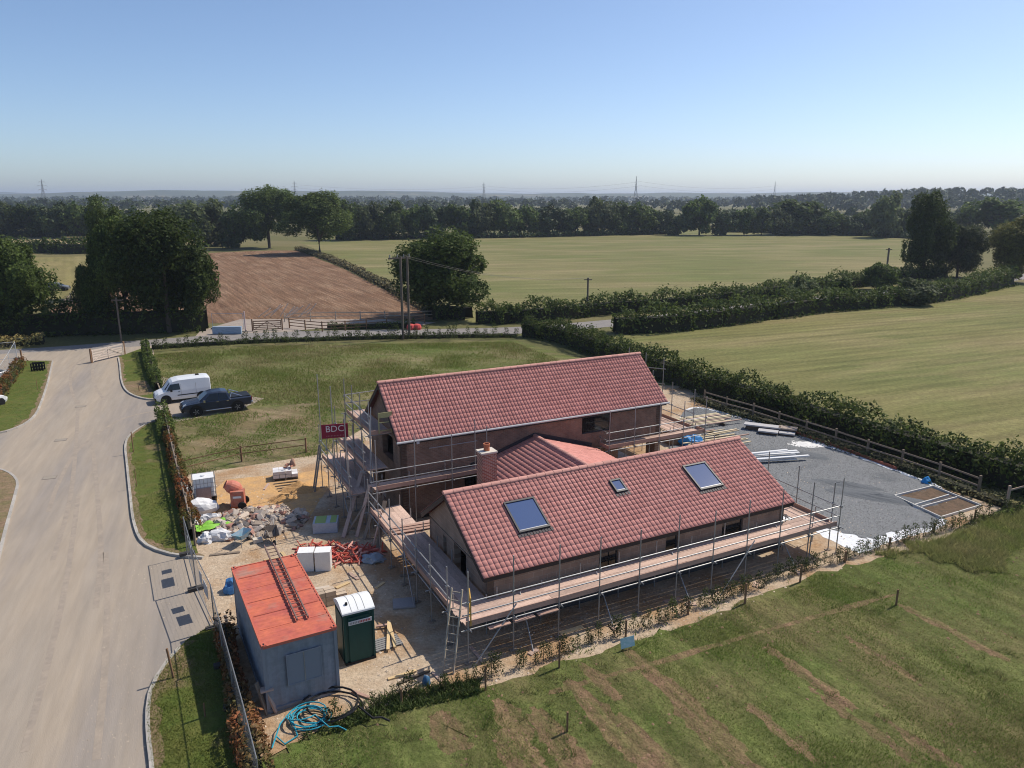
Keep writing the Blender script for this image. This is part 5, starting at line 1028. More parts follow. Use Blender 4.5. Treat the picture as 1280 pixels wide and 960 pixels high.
# ------------------------------------------------------------------ things lying about the site
ob = list(bpy.data.objects)
pan = [o for o in ob if o.name.startswith('mesh_fence_panel') and 'beside the container' in o.get('group', '')]
M_NOTE = mat('notice_board_grey', (.45, .46, .48), .6)
for o in pan[0:2]:
    L_ = max(c.location.x for c in o.children if c.name.startswith('upright'))
    for x, z, w_, h_ in ((L_ * .30, 1.15, .42, .5), (L_ * .62, 1.2, .9, .6)) if o.name == pan[0].name else ((L_ * .36, 1.2, .5, .55), (L_ * .62, 1.1, .8, .6)): block('notice_board', (x, .025, z), (w_, .02, h_), M_NOTE, o)
def blob(name, label, p, dims, m, cat, seed, amp=.35, freq=1.8, rz=0, group=None, sub=3, floor=.12):
    import bmesh
    bm = bmesh.new(); bmesh.ops.create_icosphere(bm, subdivisions=sub, radius=1); s = Vector((seed * 3.1, seed * 1.7, seed))
    for v in bm.verts:
        n = v.co.normalized(); k = 1 + amp * noise.noise(n * freq + s) + amp * .5 * noise.noise(n * freq * 2.7 + s) + amp * .25 * abs(noise.noise(n * freq * 6 + s)); c = n * k; c.z = max(c.z, -floor)
        v.co = Vector((c.x * dims[0] / 2, c.y * dims[1] / 2, (c.z + floor) * dims[2] / (1 + floor)))
    me = bpy.data.meshes.new(name); bm.to_mesh(me); bm.free(); me.materials.append(m); me.polygons.foreach_set('use_smooth', [amp < .3] * len(me.polygons))
    o = link(name, me, None, p, (0, 0, rz)); return tag(o, label, cat, group)
M_SACK = mat('white_woven_sack', (.66, .66, .67), .7, var=.12, scale=4)
# water tank on pallets
ip = at(257, 627, 0); ib = thing('water_tank', 'white caged plastic water tank standing on dark pallets', 'tank', ip, R(24))
def pallet(p, parent=None, rz=0, m=M_WOOD, label=None, dims=(1.2, 1.0), group=None):
    t = parent
    if label: t = thing('pallet', label, 'pallet', p, rz, group); p = Vector((0, 0, 0))
    for i in range(6): block('slat', (p[0], p[1] - dims[1] / 2 + dims[1] * (i + .5) / 6, p[2] + .13), (dims[0], dims[1] / 6 - .03, .022), m, t)
    for x in (-.5, 0, .5): block('bearer', (p[0] + x * (dims[0] - .1), p[1], p[2] + .065), (.1, dims[1], .1), m, t)
    return t
M_DP = mat('dark_pallet_wood', (.11, .085, .06), .9, var=.3, scale=3, objrand=.2)
for k in range(3): pallet(Vector((random.uniform(-.03, .03), 0, .145 * k)), None, R(24) , M_DP, None) if False else None
for k, nm in enumerate(('lowest', 'middle', 'topmost')): pallet(ip + Vector((0, 0, .148 * k)), None, R(24 + (k - 1) * 3), M_DP, nm + ' of the dark pallets under the white water tank', group='pallets under the water tank')
ib.location = ip + Vector((0, 0, .45)); ib.scale = (1.05, 1.05, 1.15)
g = B(); g.prism([(-.53, -.43), (-.48, -.48), (.48, -.48), (.53, -.43), (.53, .43), (.48, .48), (-.48, .48), (-.53, .43)], .02, .98); g.build('tank', M_WHITE, ib); B().lathe([(.12, .98), (.12, 1.03), (0, 1.03)], 12).build('cap', M_WHITE, ib)
for i in range(7):
    x = -.56 + 1.12 * i / 6
    for y in (-.51, .51): bar('cage_bar', (x, y, 0), (x, y, 1.0), .011, M_STEEL, ib, 5)
    if abs(x) < .5 or 1:
        y = -.5 + i / 6
        for xx in (-.57, .57): bar('cage_bar', (xx, y, 0), (xx, y, 1.0), .011, M_STEEL, ib, 5)
for z in (.02, .26, .5, .74, .99):
    for y in (-.52, .52): bar('cage_bar', (-.57, y, z), (.57, y, z), .011, M_STEEL, ib, 5)
    for x in (-.58, .58): bar('cage_bar', (x, -.52, z), (x, .52, z), .011, M_STEEL, ib, 5)
q = block('plywood_sheet', ip + Vector((math.cos(R(24)) * -.1 + .29, -.58, .52)), (.78, .025, 1.08), mat('pinkish_plywood', (.38, .25, .20), .85, var=.15, scale=3), None, R(24), R(-9)); tag(q, 'pinkish plywood sheet leaning on the white water tank', 'board')
# cement mixer
mp_ = at(297, 634); mx = thing('cement_mixer', 'orange red site cement mixer with tilted drum', 'cement mixer', mp_, R(10)); M_MX = mat('mixer_red', (.50, .13, .08), .6, var=.2, scale=3, col2=(.44, .20, .14)); M_MO = mat('mixer_orange', (.55, .13, .03), .6)
B().box((.1, -.15, .62), (.72, .5, .9)).build('engine_cover', M_MX, mx); B().box((.1, -.15, .14), (.74, .52, .12)).build('skirt', M_MO, mx); B().box((.1, -.41, .75), (.45, .012, .12)).build('label_strip', M_WHITE, mx)
dr = B().lathe([(0, -.55), (.25, -.52), (.42, -.28), (.46, 0), (.42, .25), (.27, .5), (.28, .56), (.24, .52), (.2, .0), (0, -.1)], 18).build('drum', mat('mixer_drum', (.56, .19, .13), .6, var=.15, scale=3), mx, (-.18, .22, 1.12), (R(10), R(-58), 0)); dr.scale = (.86, .86, .86); B().lathe([(0, .3), (.23, .3), (.24, .31)], 14).build('drum_mouth', M_DARK, dr)
for y in (-.45, .5):
    B().lathe([(.0, -.05), (.22, -.05), (.24, 0), (.22, .05), (0, .05)], 14, (.35, y, .24), 'Y').build('wheel', M_RUBBER, mx)
bar('leg', (-.35, -.2, .02), (-.2, .2, 1.1), .035, M_STEELD, mx); bar('leg', (-.35, .5, .02), (-.2, .3, 1.1), .035, M_STEELD, mx)
# bags, sheet, rubble
blob('bulk_bag', 'large white bulk bag slumped beside the water tank', at(252, 640), (1.9, 1.0, .75), M_SACK, 'bag', 1, .3, 1.6, R(25)); blob('bulk_bag', 'small white bag against the fence behind the water tank', at(236, 618), (.7, .7, .55), M_SACK, 'bag', 2)
blob('rubbish_bag', 'torn white bag behind the lime green sheet', at(262, 652), (1.2, .7, .45), M_SACK, 'bag', 3, .45); blob('rubbish_bag', 'crumpled white bag below the lime green sheet', at(276, 673), (1.5, .8, .5), M_SACK, 'bag', 4, .5, 2.4); blob('rubbish_bag', 'white bag at the fence end of the rubbish pile', at(259, 676), (.8, .8, .45), M_SACK, 'bag', 5, .45)
blob('rubbish_bag', 'grey white bag at the left edge of the rubbish pile', at(247, 656), (.7, .6, .3), M_SACK, 'bag', 9, .45)
gs = []; n = 12; r_ = random.Random(4)
V = [((i / n - .5) * 1.9, (j / n - .5) * .9, .35 + .22 * noise.noise((i * .35, j * .4, 1)) + .08 * noise.noise((i, j, 2))) for i in range(n + 1) for j in range(n + 1)]
o = link('plastic_sheet', npmesh('plastic_sheet', V, [(i * (n + 1) + j, (i + 1) * (n + 1) + j, (i + 1) * (n + 1) + j + 1, i * (n + 1) + j + 1) for i in range(n) for j in range(n)], mat('lime_green_plastic', (.25, .55, .07), .5)), None, at(269, 663), (0, 0, R(30))); tag(o, 'lime green plastic sheet draped over the rubbish pile', 'sheet')
STONES = []
for s in range(6):
    import bmesh
    bm = bmesh.new(); bmesh.ops.create_cube(bm, size=1); bmesh.ops.bevel(bm, geom=bm.edges[:], offset=.16, segments=1, affect='EDGES'); rr = random.Random(s)
    for v in bm.verts: v.co += Vector((rr.uniform(-.1, .1), rr.uniform(-.1, .1), rr.uniform(-.1, .1)))
    me = bpy.data.meshes.new('stone'); bm.to_mesh(me); bm.free(); me.materials.append((mat('pale_rubble', (.48, .39, .31), .9, var=.2, objrand=.35), mat('brick_rubble', (.34, .19, .15), .9, var=.2, objrand=.3), mat('grey_rubble', (.38, .33, .29), .9, var=.2, objrand=.3))[s % 3]); STONES.append(me)
hc = at(318, 655); heap = thing('rubble_heap', 'heap of broken bricks, blocks and stone beside the wheelbarrows', 'rubble', hc); rr = random.Random(9)
for i in range(290):
    a = rr.uniform(0, 6.28); q = math.sqrt(rr.random()); x = math.cos(a) * q * 2.7; y = math.sin(a) * q * 2.0 + .15 * x; z = max(0, .5 * (1 - q * q)) * rr.uniform(.7, 1.0) + .04; s = rr.uniform(.13, .40)
    link('stone', STONES[rr.choice((0, 0, 0, 1, 2, 3, 3, 4, 5))], heap, (x, y, z), (rr.uniform(-.7, .7), rr.uniform(-.7, .7), rr.uniform(0, 3.1)), (s * 1.5, s * .9, s * .6))
M_RUBM = mat('rubble_dirt', (.36, .29, .225), .95, var=.25, scale=3, bump=.03)
V = []; n = 18
for i in range(n + 1):
    for j in range(24): q = i / n; a = j / 24 * 6.283; V.append((math.cos(a) * q * 2.4, math.sin(a) * q * 1.9, max(0, .47 * (1 - q * q) + .08 * noise.noise((math.cos(a) * q * 4, math.sin(a) * q * 4, 3)) * (1 - q)) + .008))
link('dirt_core', npmesh('dirt_core', V, [(i * 24 + j, (i + 1) * 24 + j, (i + 1) * 24 + (j + 1) % 24, i * 24 + (j + 1) % 24) for i in range(n) for j in range(24)], M_RUBM), heap)
def mound(name, label, p, rx, ry, h, m, seed, cat, rz=0, lumpy=.35):
    n = 16; V = []
    for i in range(n + 1):
        for j in range(28):
            q = i / n; a = j / 28 * 6.283; k = 1 + .25 * noise.noise((math.cos(a), math.sin(a), seed)); x, y = math.cos(a) * q * k, math.sin(a) * q * k
            V.append((x * rx, y * ry, max(.0, h * (1 - q) ** 1.1 * (1 + lumpy * noise.noise((x * 3, y * 3, seed))) + .05 * noise.noise((x * 8, y * 8, seed)) * (q < .95)) + .004))
    o = link(name, npmesh(name, V, [(i * 28 + j, (i + 1) * 28 + j, (i + 1) * 28 + (j + 1) % 28, i * 28 + (j + 1) % 28) for i in range(n) for j in range(28)], m), None, p, (0, 0, rz)); return tag(o, label, cat)
M_SAND = mat('wet_orange_sand', (.50, .29, .12), .95, var=.2, scale=3, bump=.04, bscale=8)
mound('sand_heap', 'larger orange sand heap near the scaffold shadow', at(376, 611), 1.2, .9, .5, M_SAND, 1, 'sand heap'); mound('sand_heap', 'smaller orange sand heap left of the larger one', at(354, 624), .9, .7, .35, M_SAND, 2, 'sand heap'); mound('sand_heap', 'dark orange sand pile at the foot of the cement mixer', at(278, 636), 1.0, .7, .3, mat('dark_sand', (.36, .21, .10), .95, var=.2, scale=3, bump=.03), 3, 'sand heap')
for i in range(4): tag(beam('plank', at(342 + i * 2, 605 + i * 3, .03), at(372 + i, 601 + i * 3, .06), .12, .03, M_DP), ('topmost', 'second', 'third', 'lowest')[i] + ' of the dark planks lying on the sand', 'plank', 'planks on the sand')
def barrow(label, p, rz, tray, tip=0):
    t = thing('wheelbarrow', label, 'wheelbarrow', p, rz); t.rotation_euler = (0, tip, rz)
    g = B(); a = [(-.42, -.32, .62), (.5, -.26, .66), (.5, .26, .66), (-.42, .32, .62)]; b = [(-.25, -.2, .34), (.2, -.16, .32), (.2, .16, .32), (-.25, .2, .34)]
    g.add(a + b, [(0, 1, 5, 4), (1, 2, 6, 5), (2, 3, 7, 6), (3, 0, 4, 7), (4, 5, 6, 7)]); g.build('tray', tray, t)
    for s in (-1, 1):
        bar('handle', (.55, s * .08, .25), (-.95, s * .28, .58), .018, M_STEELD, t); bar('leg', (-.3, s * .2, .36), (-.35, s * .24, .0), .018, M_STEELD, t)
    B().lathe([(.12, -.05), (.18, -.05), (.2, 0), (.18, .05), (.12, .05)], 14, (.55, 0, .2), 'Y').build('wheel', M_RUBBER, t); B().lathe([(.12, -.02), (.05, -.03), (0, -.03)], 10, (.55, 0, .2), 'Y').build('rim', M_STEEL, t)
barrow('blue wheelbarrow at the near edge of the rubble', at(303, 680), R(70), mat('barrow_grey_blue', (.30, .36, .42), .5, col2=(.10, .32, .45), scale=2.5)); barrow('rusty dark wheelbarrow tipped forward right of the blue one', at(340, 675), R(-60), mat('barrow_rust', (.20, .16, .13), .7, var=.3), .3)
tag(block('concrete_block', at(322, 675, .12), (.45, .32, .2), mat('cream_block', (.62, .55, .46), .9), None, .5), 'cream concrete block on the ground between the wheelbarrows', 'block')
# pallets of materials
bp_ = at(357, 597); wb = thing('block_pack', 'white wrapped pack of blocks on a pallet beside the sand', 'block pack', bp_, R(18)); pallet(Vector((0, 0, 0)), wb, 0, M_WOOD, dims=(1.5, 1.0))
for i in range(4):
    for j in range(2):
        for k in range(2 if i < 3 else 1): block('block', (-.55 + i * .37, -.25 + j * .45, .26 + k * .22), (.35, .42, .2), mat('white_block', (.66, .65, .66), .8, objrand=.12), wb)
for i in range(7): block('brick', (.1 + random.uniform(-.3, .3), random.uniform(-.3, .3), .74 + random.uniform(-.02, .08)), (.22, .1, .07), mat('loose_brick', (.36, .17, .12), .9, objrand=.3), wb, random.uniform(0, 3))
blob('person_high_sack', 'brown paper sack standing on the white block pack', bp_ + Vector((.42, .3, .66)), (.35, .3, .5), mat('brown_sack', (.40, .25, .18), .8), 'sack', 12, .25).name = 'sack'
ins = thing('insulation_pack', 'foil grey insulation pack with green lettered end in the house shadow', 'insulation pack', at(408, 662), R(8)); block('pack', (0, 0, .3), (1.25, 1.0, .55), mat('foil_wrap', (.42, .45, .50), .5, var=.15, scale=3), ins); block('label_sheet', (-.25, .02, .585), (.55, .9, .012), mat('green_label', (.32, .42, .12), .6), ins); block('label_sheet', (.4, .02, .585), (.3, .9, .012), MATS['green_label'], ins); pallet(Vector((0, 0, -.13)), ins, 0)
wc = at(397, 712); 
for i, x in enumerate((383, 404)):
    t = thing('appliance', ('left', 'right')[i] + ' of two white box units standing by the container', 'appliance', at(x, 715 - i * .5), R(6), 'white box units'); block('body', (.0, .3, .48), (.7, .6, .93), M_WHITE, t); block('lid', (.0, .3, .965), (.72, .62, .035), mat('white_lid', (.80, .80, .79), .4), t); block('dark_base', (0, .3, .01), (.7, .52, .02), M_BLACK, t)
# heaps of red pipe and fittings
def tube_heap(label, p, n, rx, ry, seed, lmax=1.4):
    r = random.Random(seed); t = thing('pipe_heap', label, 'pipes', p)
    for i in range(n):
        x, y, a = r.uniform(-rx, rx), r.uniform(-ry, ry), r.uniform(0, 3.14); l = r.uniform(.3, lmax); q = 1 - min(1, math.hypot(x / rx, y / ry)); z = .04 + .32 * q * r.random(); dz = r.uniform(-.12, .18)
        bar('pipe', (x - math.cos(a) * l / 2, y - math.sin(a) * l / 2, max(.04, z - dz)), (x + math.cos(a) * l / 2, y + math.sin(a) * l / 2, max(.04, z + dz)), r.choice((.028, .035, .05)), M_RED if r.random() < .75 else mat('pink_pipe', (.62, .32, .26), .6, objrand=.2), t, 6)
tube_heap('tangled heap of red pipes under the leaning boards', at(440, 694), 75, 1.5, .9, 1); tube_heap('pile of short red pipe offcuts behind the white box units', at(402, 688), 60, 1.3, .6, 2, .6)
blob('plastic_wrap', 'crumpled blue grey plastic wrap in the scaffold shadow', at(467, 700), (1.1, .8, .3), mat('bluegrey_wrap', (.28, .33, .38), .5), 'plastic wrap', 14, .5)
# stacked blocks and timber by the toilet
st = thing('block_stack', 'low stack of tan concrete blocks between container and toilet', 'block stack', at(412, 750), R(28))
for i in range(3):
    for j in range(3):
        for k in range(3 - (i == 2) - (j == 2)): block('block', (-.5 + i * .46, -.4 + j * .25, .11 + k * .22), (.44, .22, .21), mat('tan_block', (.46, .37, .28), .9, var=.15, objrand=.2), st, random.uniform(-.05, .05))
tag(beam('plank', at(388, 737, .1), at(412, 733, .1), .2, .04, mat('pale_plank', (.55, .47, .38), .9)), 'pale plank lying behind the block stack', 'plank')
lm = thing('pallet', 'grey slatted pallet on the ground right of the toilet', 'pallet', at(483, 805), R(30)); pallet(Vector((0, 0, -.06)), lm, 0, mat('grey_slat', (.24, .235, .23), .9), dims=(1.1, .8))
for i, (a, b) in enumerate((((485, 812), (486, 778)), ((494, 809), (486, 776)), ((470, 783), (484, 781)))): tag(beam('timber', at(*a, .12), at(*b, .14), .12, .06, M_PINE if i < 2 else M_TOE), ('left new pine timber lying on the pallet by the toilet', 'right new pine timber lying on the pallet by the toilet', 'brown timber behind the pallet by the toilet')[i], 'timber')
tag(block('paving_slab', at(505, 754, .05), (.95, .8, .07), mat('grey_slab', (.33, .31, .31), .9, var=.12), None, R(10)), 'grey slab lying in the shadow of the left scaffold', 'slab')
for i, (a, b, m_) in enumerate((((485, 849), (520, 838), M_PINE), ((440, 864), (462, 872), M_TOE), ((497, 855), (537, 838), M_DP), ((588, 808), (604, 828), M_BOARD))): tag(beam('plank', at(*a, .04), at(*b, .05), .12, .05, m_), ('pale plank on the stony ground near the meadow corner', 'short reddish plank at the foot of the container', 'dark plank crossing the weeds near the meadow corner', 'tan plank under the front left scaffold corner')[i], 'plank')
blob('bucket_bag', 'small blue bag in the weeds near the meadow corner', at(533, 855), (.3, .3, .35), mat('blue_bag', (.05, .14, .26), .6), 'bag', 15, .2).name = 'blue_bag'
blob('tarp_bundle', 'dark blue bundle tucked behind the container end', at(291, 738), (.7, .8, .6), mat('blue_tarp', (.05, .16, .36), .6), 'tarpaulin', 16, .3)
# pipes at the bottom corner
def coil(label, p, rad, n, r, m, seed, name='pipe_coil'):
    q = random.Random(seed); pts = []
    for i in range(n * 18): a = i / 18 * 6.283; k = rad * (1 + .22 * math.sin(i * .21 + seed)); pts.append((math.cos(a) * k + .15 * math.sin(i * .037), math.sin(a) * k * .85, .05 + .10 * abs(math.sin(i * .11)) + .28 * (i / (n * 18)) * abs(math.sin(a * .5 + i * .05))))
    pts += [(pts[-1][0] + d_ * .28, pts[-1][1] - d_ * .22 * (1 if d_ < 3 else .5), max(.04, pts[-1][2] - d_ * .06)) for d_ in range(1, 5)]
    return tag(B().path(pts, r, 6).build(name, m, None, p), label, 'pipe')
coil('tangled coil of bright blue water pipe beside the container end', at(384, 902), .58, 6, .022, mat('blue_pipe', (.035, .32, .43), .5, var=.2, scale=4), 1); coil('loose loop of black pipe around the blue coil', at(412, 888), .95, 2, .035, M_BLACK, 2)
tag(B().path([at(340, 935, .05), at(350, 905, .3), at(362, 890, .2), at(372, 920, .06), at(356, 930, .05), at(345, 920, .1)], .026, 6).build('pipe', MATS['blue_pipe']), 'stray end of blue water pipe by the timber rail', 'pipe')
wp = thing('water_point', 'boxed timber standpipe posts at the container corner', 'standpipe', at(334, 893), R(20)); beam('post', (0, 0, 0), (-.25, .2, 1.15), .14, .06, M_WOOD, wp); beam('post', (.3, 0, 0), (.05, .1, .85), .16, .06, mat('pinkish_plank', (.46, .34, .28), .9), wp); block('cap', (.05, .1, .9), (.42, .3, .05), mat('pinkish_plank', (.46, .34, .28), .9), wp, .1)
# stakes and posts
def stake(label, x, yb, yt, r=.03, zb=0.0, lean=0, m=M_POST, name='stake'):
    h = top_z(x, yb, yt); o = beam(name, at(x, yb, zb), at(x, yb, zb) + Vector((lean, 0, h)), r * 2, r * 2, m); return tag(o, label, 'stake')
stake('thin stake leaning by the kerb of the near verge', 217, 847, 811, .03, .1, -.12); stake('short stake in the middle of the near verge', 256.5, 896, 879, .02, .1); stake('thin stake at the far end of the middle verge', 167, 565, 540, .025, .1); stake('second thin stake along the middle verge kerb', 171, 608, 586, .015, .1); stake('thin stake in the left verge', 47, 487, 474, .015, .1); stake('short pale stake in the bare patch of the far verge', 174, 489, 482, .025, .11)
posts = [(502, 882, 861), (607, 863, 832), (699, 835, 802), (782, 797, 775), (860, 768, 750), (931, 755, 729), (1000, 728, 706), (1056, 703, 689), (1111, 688, 672), (1167, 666, 654), (1218, 650, 637)]
for i, (x, b, t_) in enumerate(posts): stake(ORD[i] + ' brown stake from the left in the hedging row beside the meadow', x, b, t_, .035)['group'] = 'stakes along the hedging row'
stake('lone stake standing out in the meadow below the teal sign', 709, 915, 890, .03); stake('lone stake standing out in the right part of the meadow', 1120, 757, 737, .03)
tsn = thing('small_sign', 'small teal notice leaning on a stake at the meadow edge', 'sign', at(784, 812), R(24)); block('panel', (0, 0, .32), (.62, .02, .4), mat('teal_notice', (.18, .34, .38), .5, col2=(.30, .42, .48), scale=5), tsn, 0, R(-14)); block('leg', (-.2, .03, .1), (.04, .02, .2), M_POST, tsn); block('leg', (.2, .03, .1), (.04, .02, .2), M_POST, tsn)
cr = thing('slatted_crate', 'small black slatted crate on the left verge', 'crate', at(48, 463, .1), R(15))
for i in range(5): block('slat', (-.5 + i * .25, -.3, .4), (.12, .03, .8), M_BLACK, cr); block('slat', (-.5 + i * .25, .3, .4), (.12, .03, .8), M_BLACK, cr)
for z in (.1, .4, .75):
    for y in (-.27, .27): block('slat', (0, y, z), (1.15, .03, .1), M_BLACK, cr)
# ------------------------------------------------------------------ the yard behind the house
ty = thing('timber_stack', 'spread stack of pale roofing timbers behind the front ridge', 'timber', at(895, 552), R(24)); rr = random.Random(3); M_LT = mat('pale_timber', (.70, .58, .38), .85, objrand=.2)
for i in range(16): y = -1.6 + i * .2 + rr.uniform(-.05, .05); l = rr.uniform(3.2, 5.4); beam('timber', (-2.6 + rr.uniform(-.5, .5), y, .25 + .07 * (i % 3)), (-2.6 + l, y + rr.uniform(-.3, .3), .25 + .07 * (i % 3)), .1, .06, M_LT if rr.random() < .75 else M_TOE, ty)
for x in (-1.5, .8): beam('bearer', (x, -1.8, .1), (x, 1.8, .1), .12, .2, M_DP, ty)
ty = thing('timber_stack', 'second stack of timbers farther back beside the scaffold return', 'timber', at(880, 530), R(24))
for i in range(9): y = -1.0 + i * .27; beam('timber', (-2.2 + rr.uniform(-.5, .5), y, .3), (2.0 + rr.uniform(-.6, .8), y + rr.uniform(-.2, .2), .32), .13, .07, M_LT if i % 3 else M_BOARD, ty)
for x in (-1.2, 1.0): beam('bearer', (x, -1.2, .12), (x, 1.5, .12), .12, .22, M_DP, ty)
bx_ = thing('skip_box', 'brown wooden crate full of scraps beside the blue tarpaulin', 'crate', at(846, 552), R(20))
for y in (-.7, .7): block('side', (0, y, .35), (1.9, .05, .6), M_POST, bx_)
for x in (-.95, .95): block('side', (x, 0, .35), (.05, 1.4, .6), M_POST, bx_)
block('base', (0, 0, .06), (1.9, 1.4, .1), M_POST, bx_)
for i in range(14): block('scrap', (rr.uniform(-.7, .7), rr.uniform(-.5, .5), rr.uniform(.3, .55)), (rr.uniform(.2, .6), .12, .1), M_SACK if i % 3 == 0 else M_TOE, bx_, rr.uniform(0, 3), rr.uniform(-.5, .5))
blob('tarpaulin', 'bright blue tarpaulin bundle behind the front ridge', at(864, 556), (1.7, 1.0, .75), mat('bright_blue_tarp', (.04, .25, .58), .5), 'tarpaulin', 20, .4)
rr = random.Random(8); pp = thing('white_board_heap', 'fanned heap of long white boards on the gravel', 'boards', at(962, 575), R(12))
for i in range(9): a = rr.uniform(-.18, .22); y = rr.uniform(-.7, .7); beam('white_board', (-2.0 + rr.uniform(-.4, .4), y, .1 + .05 * i), (2.0 + rr.uniform(-.6, .5), y + 3.5 * math.sin(a) * .4, .1 + .05 * i), .2, .05, M_WHITE, pp)
sl_s = thing('slab_stack', 'stack of grey slabs on pallets beside the yard fence', 'slab stack', at(968, 541), R(-24)); M_GS = mat('pale_slab', (.45, .44, .44), .9, var=.1, objrand=.1)
for i, (x, y, l, w_, z) in enumerate(((-.9, .2, 2.6, .7, .4), (.9, .3, 1.3, .8, .4), (-.4, -.55, 1.4, .7, .25), (.9, -.35, 1.1, .6, .2))): block('slab', (x, y, z), (l, w_, .1), M_GS if i != 1 else mat('brown_slab', (.38, .31, .26), .9), sl_s); block('bearer', (x, y, z / 2 - .03), (l * .9, w_ * .8, z - .12), M_DP, sl_s)
mound('chalk_patch', 'white patch of spilled chalky powder beside the fence', at(1010, 556), 1.7, 1.0, .1, mat('chalk_white', (.75, .74, .72), .9, var=.08, bump=.03), 9, 'powder', R(-10))
for i, (x, y, rx, ry, h) in enumerate(((998, 568, 2.2, .8, .16), (1105, 622, 3.2, .9, .18), (1060, 606, 2.2, .6, .12))): mound('gravel_ridge', ('low ridge of darker gravel near the white boards', 'long ridge of darker gravel near the bed frames', 'middle ridge of darker gravel in the yard')[i], at(x, y, .02), rx, ry, h, mat('dark_gravel', (.13, .14, .15), .95, var=.35, scale=6, bump=.04, bscale=12), 20 + i, 'gravel', R(-25))
# brick edging and bed frames
eg = thing('brick_edging', 'thin line of red edging bricks along the fence side of the yard', 'edging', at(990, 541)); o0 = at(990, 541); pts = resample(px((990, 541), (1030, 554), (1080, 572), (1125, 589)), .46)
for a, b in zip(pts, pts[1:]): d = b - a; c = (a + b) / 2; block('edging_brick', (c.x - o0.x, c.y - o0.y, .09), (d.length - .01, .12, .2), mat('edging_red', (.34, .11, .07), .85, objrand=.2), eg, math.atan2(d.y, d.x))
tag(sheet('bed_soil', px((1124, 620), (1164, 610), (1222, 632), (1178, 648)), .045, mat('dark_bed_soil', (.15, .095, .06), .95, var=.3, scale=2, col2=(.10, .07, .045), bump=.06, bscale=6), kind=None), 'bare brown soil bed inside the white edging frames', 'soil bed')
bf = thing('raised_bed', 'white edging boards framing two soil beds at the yard corner', 'frame', at(1118, 620)); o0 = at(1118, 620)
for a, b in (((1118, 620), (1166, 608)), ((1166, 608), (1226, 632)), ((1226, 632), (1176, 647)), ((1176, 647), (1118, 620)), ((1142, 632), (1186, 619)), ((1152, 634), (1196, 622))): beam('edging_board', at(*a, .09) - o0, at(*b, .09) - o0, .06, .14, mat('edging_white', (.62, .60, .56), .8), bf)
tag(sheet('dark_strip', px((1147, 633), (1191, 620.5), (1193, 621.5), (1150, 634)), .05, mat('dark_weed_cloth', (.06, .06, .07), .8), kind=None), 'dark cloth strip between the two soil beds', 'cloth')
blob('watering_can', 'small bright blue bag at the corner of the soil beds', at(1158, 604), (.55, .4, .4), mat('vivid_blue', (.03, .28, .62), .5), 'bag', 22, .3).name = 'blue_bag'
# loose stones over the site
def stones(name, label, poly, n, s0, s1, m, seed, z=.005, mask=None):
    r = np.random.default_rng(seed); P_ = np.array([[p[0], p[1]] for p in poly]); lo, hi = P_.min(0), P_.max(0); x = r.uniform(lo[0], hi[0], n); y = r.uniform(lo[1], hi[1], n); k = inside(x, y, poly)
    if mask: k &= r.random(n) < mask(x, y)
    x, y = x[k], y[k]; n = len(x); s = s0 + (s1 - s0) * r.random(n) ** 3; V = []
    base_ = np.array([[1, 0, 0], [-.1, .9, 0], [-.9, -.1, .1], [.1, -1, 0], [.1, .1, .75]])
    for q in base_:
        a = r.uniform(.6, 1.2, n); t = r.uniform(0, .6, n); V.append(np.stack([x + s * a * (q[0] * np.cos(t) - q[1] * np.sin(t)), y + s * a * (q[0] * np.sin(t) + q[1] * np.cos(t)), z + s * q[2] * a], 1))
    V = np.stack(V, 1).reshape(-1, 3); b = np.arange(n)[:, None] * 5; Fc = np.concatenate([b + np.array([[i, (i + 1) % 4, 4]]) for i in range(4)]); o = link(name, npmesh(name, V, Fc, m)); tag(o, label, 'stones', kind='stuff')
M_ST = mat('site_stone', (.46, .38, .30), .9, island=.4, spec=.1)
stones('loose_stones', 'loose stones and clods strewn over the sandy site ground', SITE, 60000, .015, .075, M_ST, 5, .008, lambda x, y: np.clip(vnoise(x, y, .5, 3) * 1.8 - .45, .1, 1))
stones('clods', 'brown soil clods scattered on the foreground meadow', nearm, 26000, .02, .09, mat('soil_clod', (.19, .12, .075), .95, island=.35), 6, .012, lambda x, y: np.clip(1.1 - not_bare(x, y), .03, 1))
stones('road_grit', 'dusty grit along the estate road edges', px((100, 980), (190, 960), (186, 900), (240, 800), (236, 700), (170, 680), (150, 700), (90, 960)), 5000, .008, .03, M_ST, 7, .0)

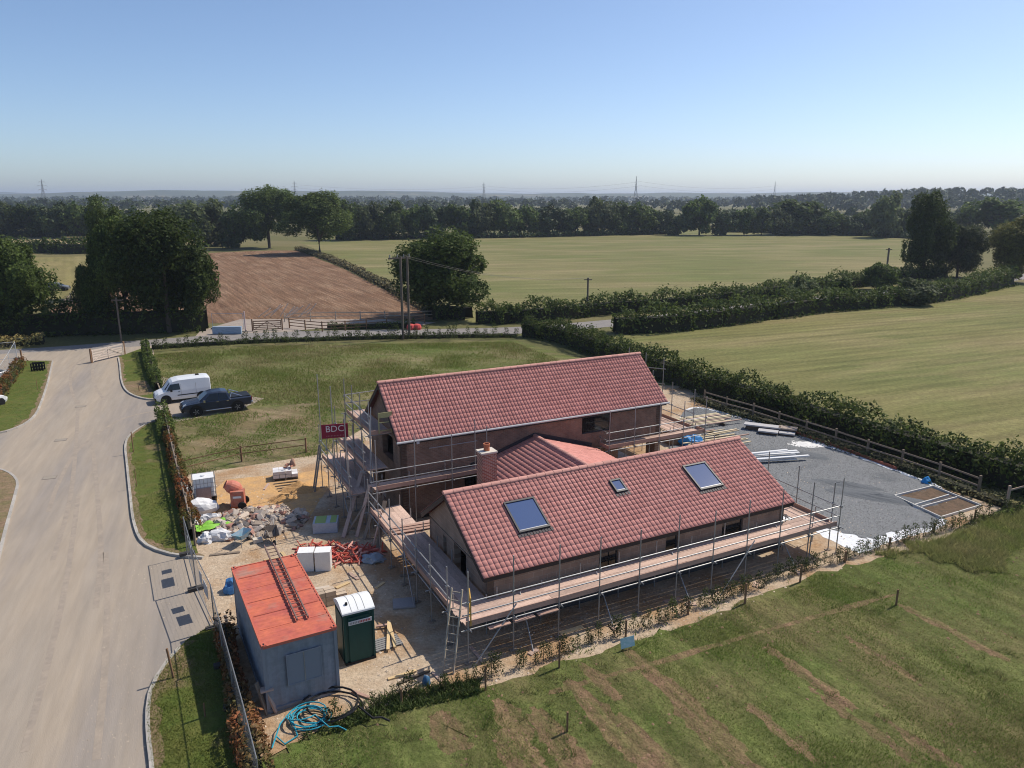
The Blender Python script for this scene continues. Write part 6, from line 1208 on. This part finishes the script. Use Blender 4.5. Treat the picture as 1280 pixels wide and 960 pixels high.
for i, (x, y) in enumerate(((76, 550), (101, 508), (62, 597))):
    t = thing('drain_cover', ('square drain cover in the road at the left junction', 'square drain cover farther up the road', 'square drain cover nearest the left bend kerb')[i], 'drain cover', at(x, y, 0), R(20)); block('frame', (0, 0, .003), (.8, .6, .012), mat('drain_frame', (.24, .205, .17), .8), t); block('plate', (0, 0, .008), (.68, .48, .012), mat('drain_plate', (.30, .26, .21), .8), t)
rr = random.Random(21)
LIT = [((330, 700), (350, 697)), ((352, 690), (362, 702)), ((420, 735), (436, 728)), ((436, 716), (448, 724)), ((330, 612), (336, 604)), ((262, 694), (300, 690)), ((447, 752), (462, 745)), ((540, 840), (552, 852)), ((500, 720), (522, 716)), ((470, 735), (480, 728)), ((610, 812), (640, 805)), ((700, 792), (728, 783)), ((830, 752), (850, 748)), ((905, 728), (935, 720))]
WH = ['right of the rubble heap', 'below the tipped wheelbarrow', 'right of the stacked blocks', 'at the foot of the red pipe heap', 'on the sand near the mixer', 'against the fence below the rubbish bags', 'right of the toilet roof', 'in the stones at the meadow corner', 'under the left scaffold', 'between toilet and left scaffold', 'under the left end of the front scaffold', 'under the front scaffold near the teal sign', 'under the middle of the front scaffold', 'under the right part of the front scaffold']
for (a, b), wh in zip(LIT, WH): tag(beam('plank', at(*a, .03), at(*b, .035), rr.uniform(.08, .2), .04, rr.choice((M_WOOD, M_BOARD, M_TOE, M_PINE))), 'loose scrap plank lying ' + wh, 'plank')

# ------------------------------------------------------------------ summer haze
hz = B().box((0, 5800, 42), (18400, 12500, 87)).mesh('haze', bpy.data.materials.new('haze_air')); hm = hz.materials[0]; hm.use_nodes = True
N_ = hm.node_tree.nodes; N_.remove(N_['Principled BSDF']); pv = N_.new('ShaderNodeVolumePrincipled'); pv.inputs['Color'].default_value = (.74, .84, 1.0, 1); pv.inputs['Density'].default_value = 0.00016; pv.inputs['Anisotropy'].default_value = .25
hm.node_tree.links.new(pv.outputs[0], N_['Material Output'].inputs['Volume'])
ho = link('haze', hz); tag(ho, 'thin blue summer haze filling the air over the fields', 'haze', kind='stuff')
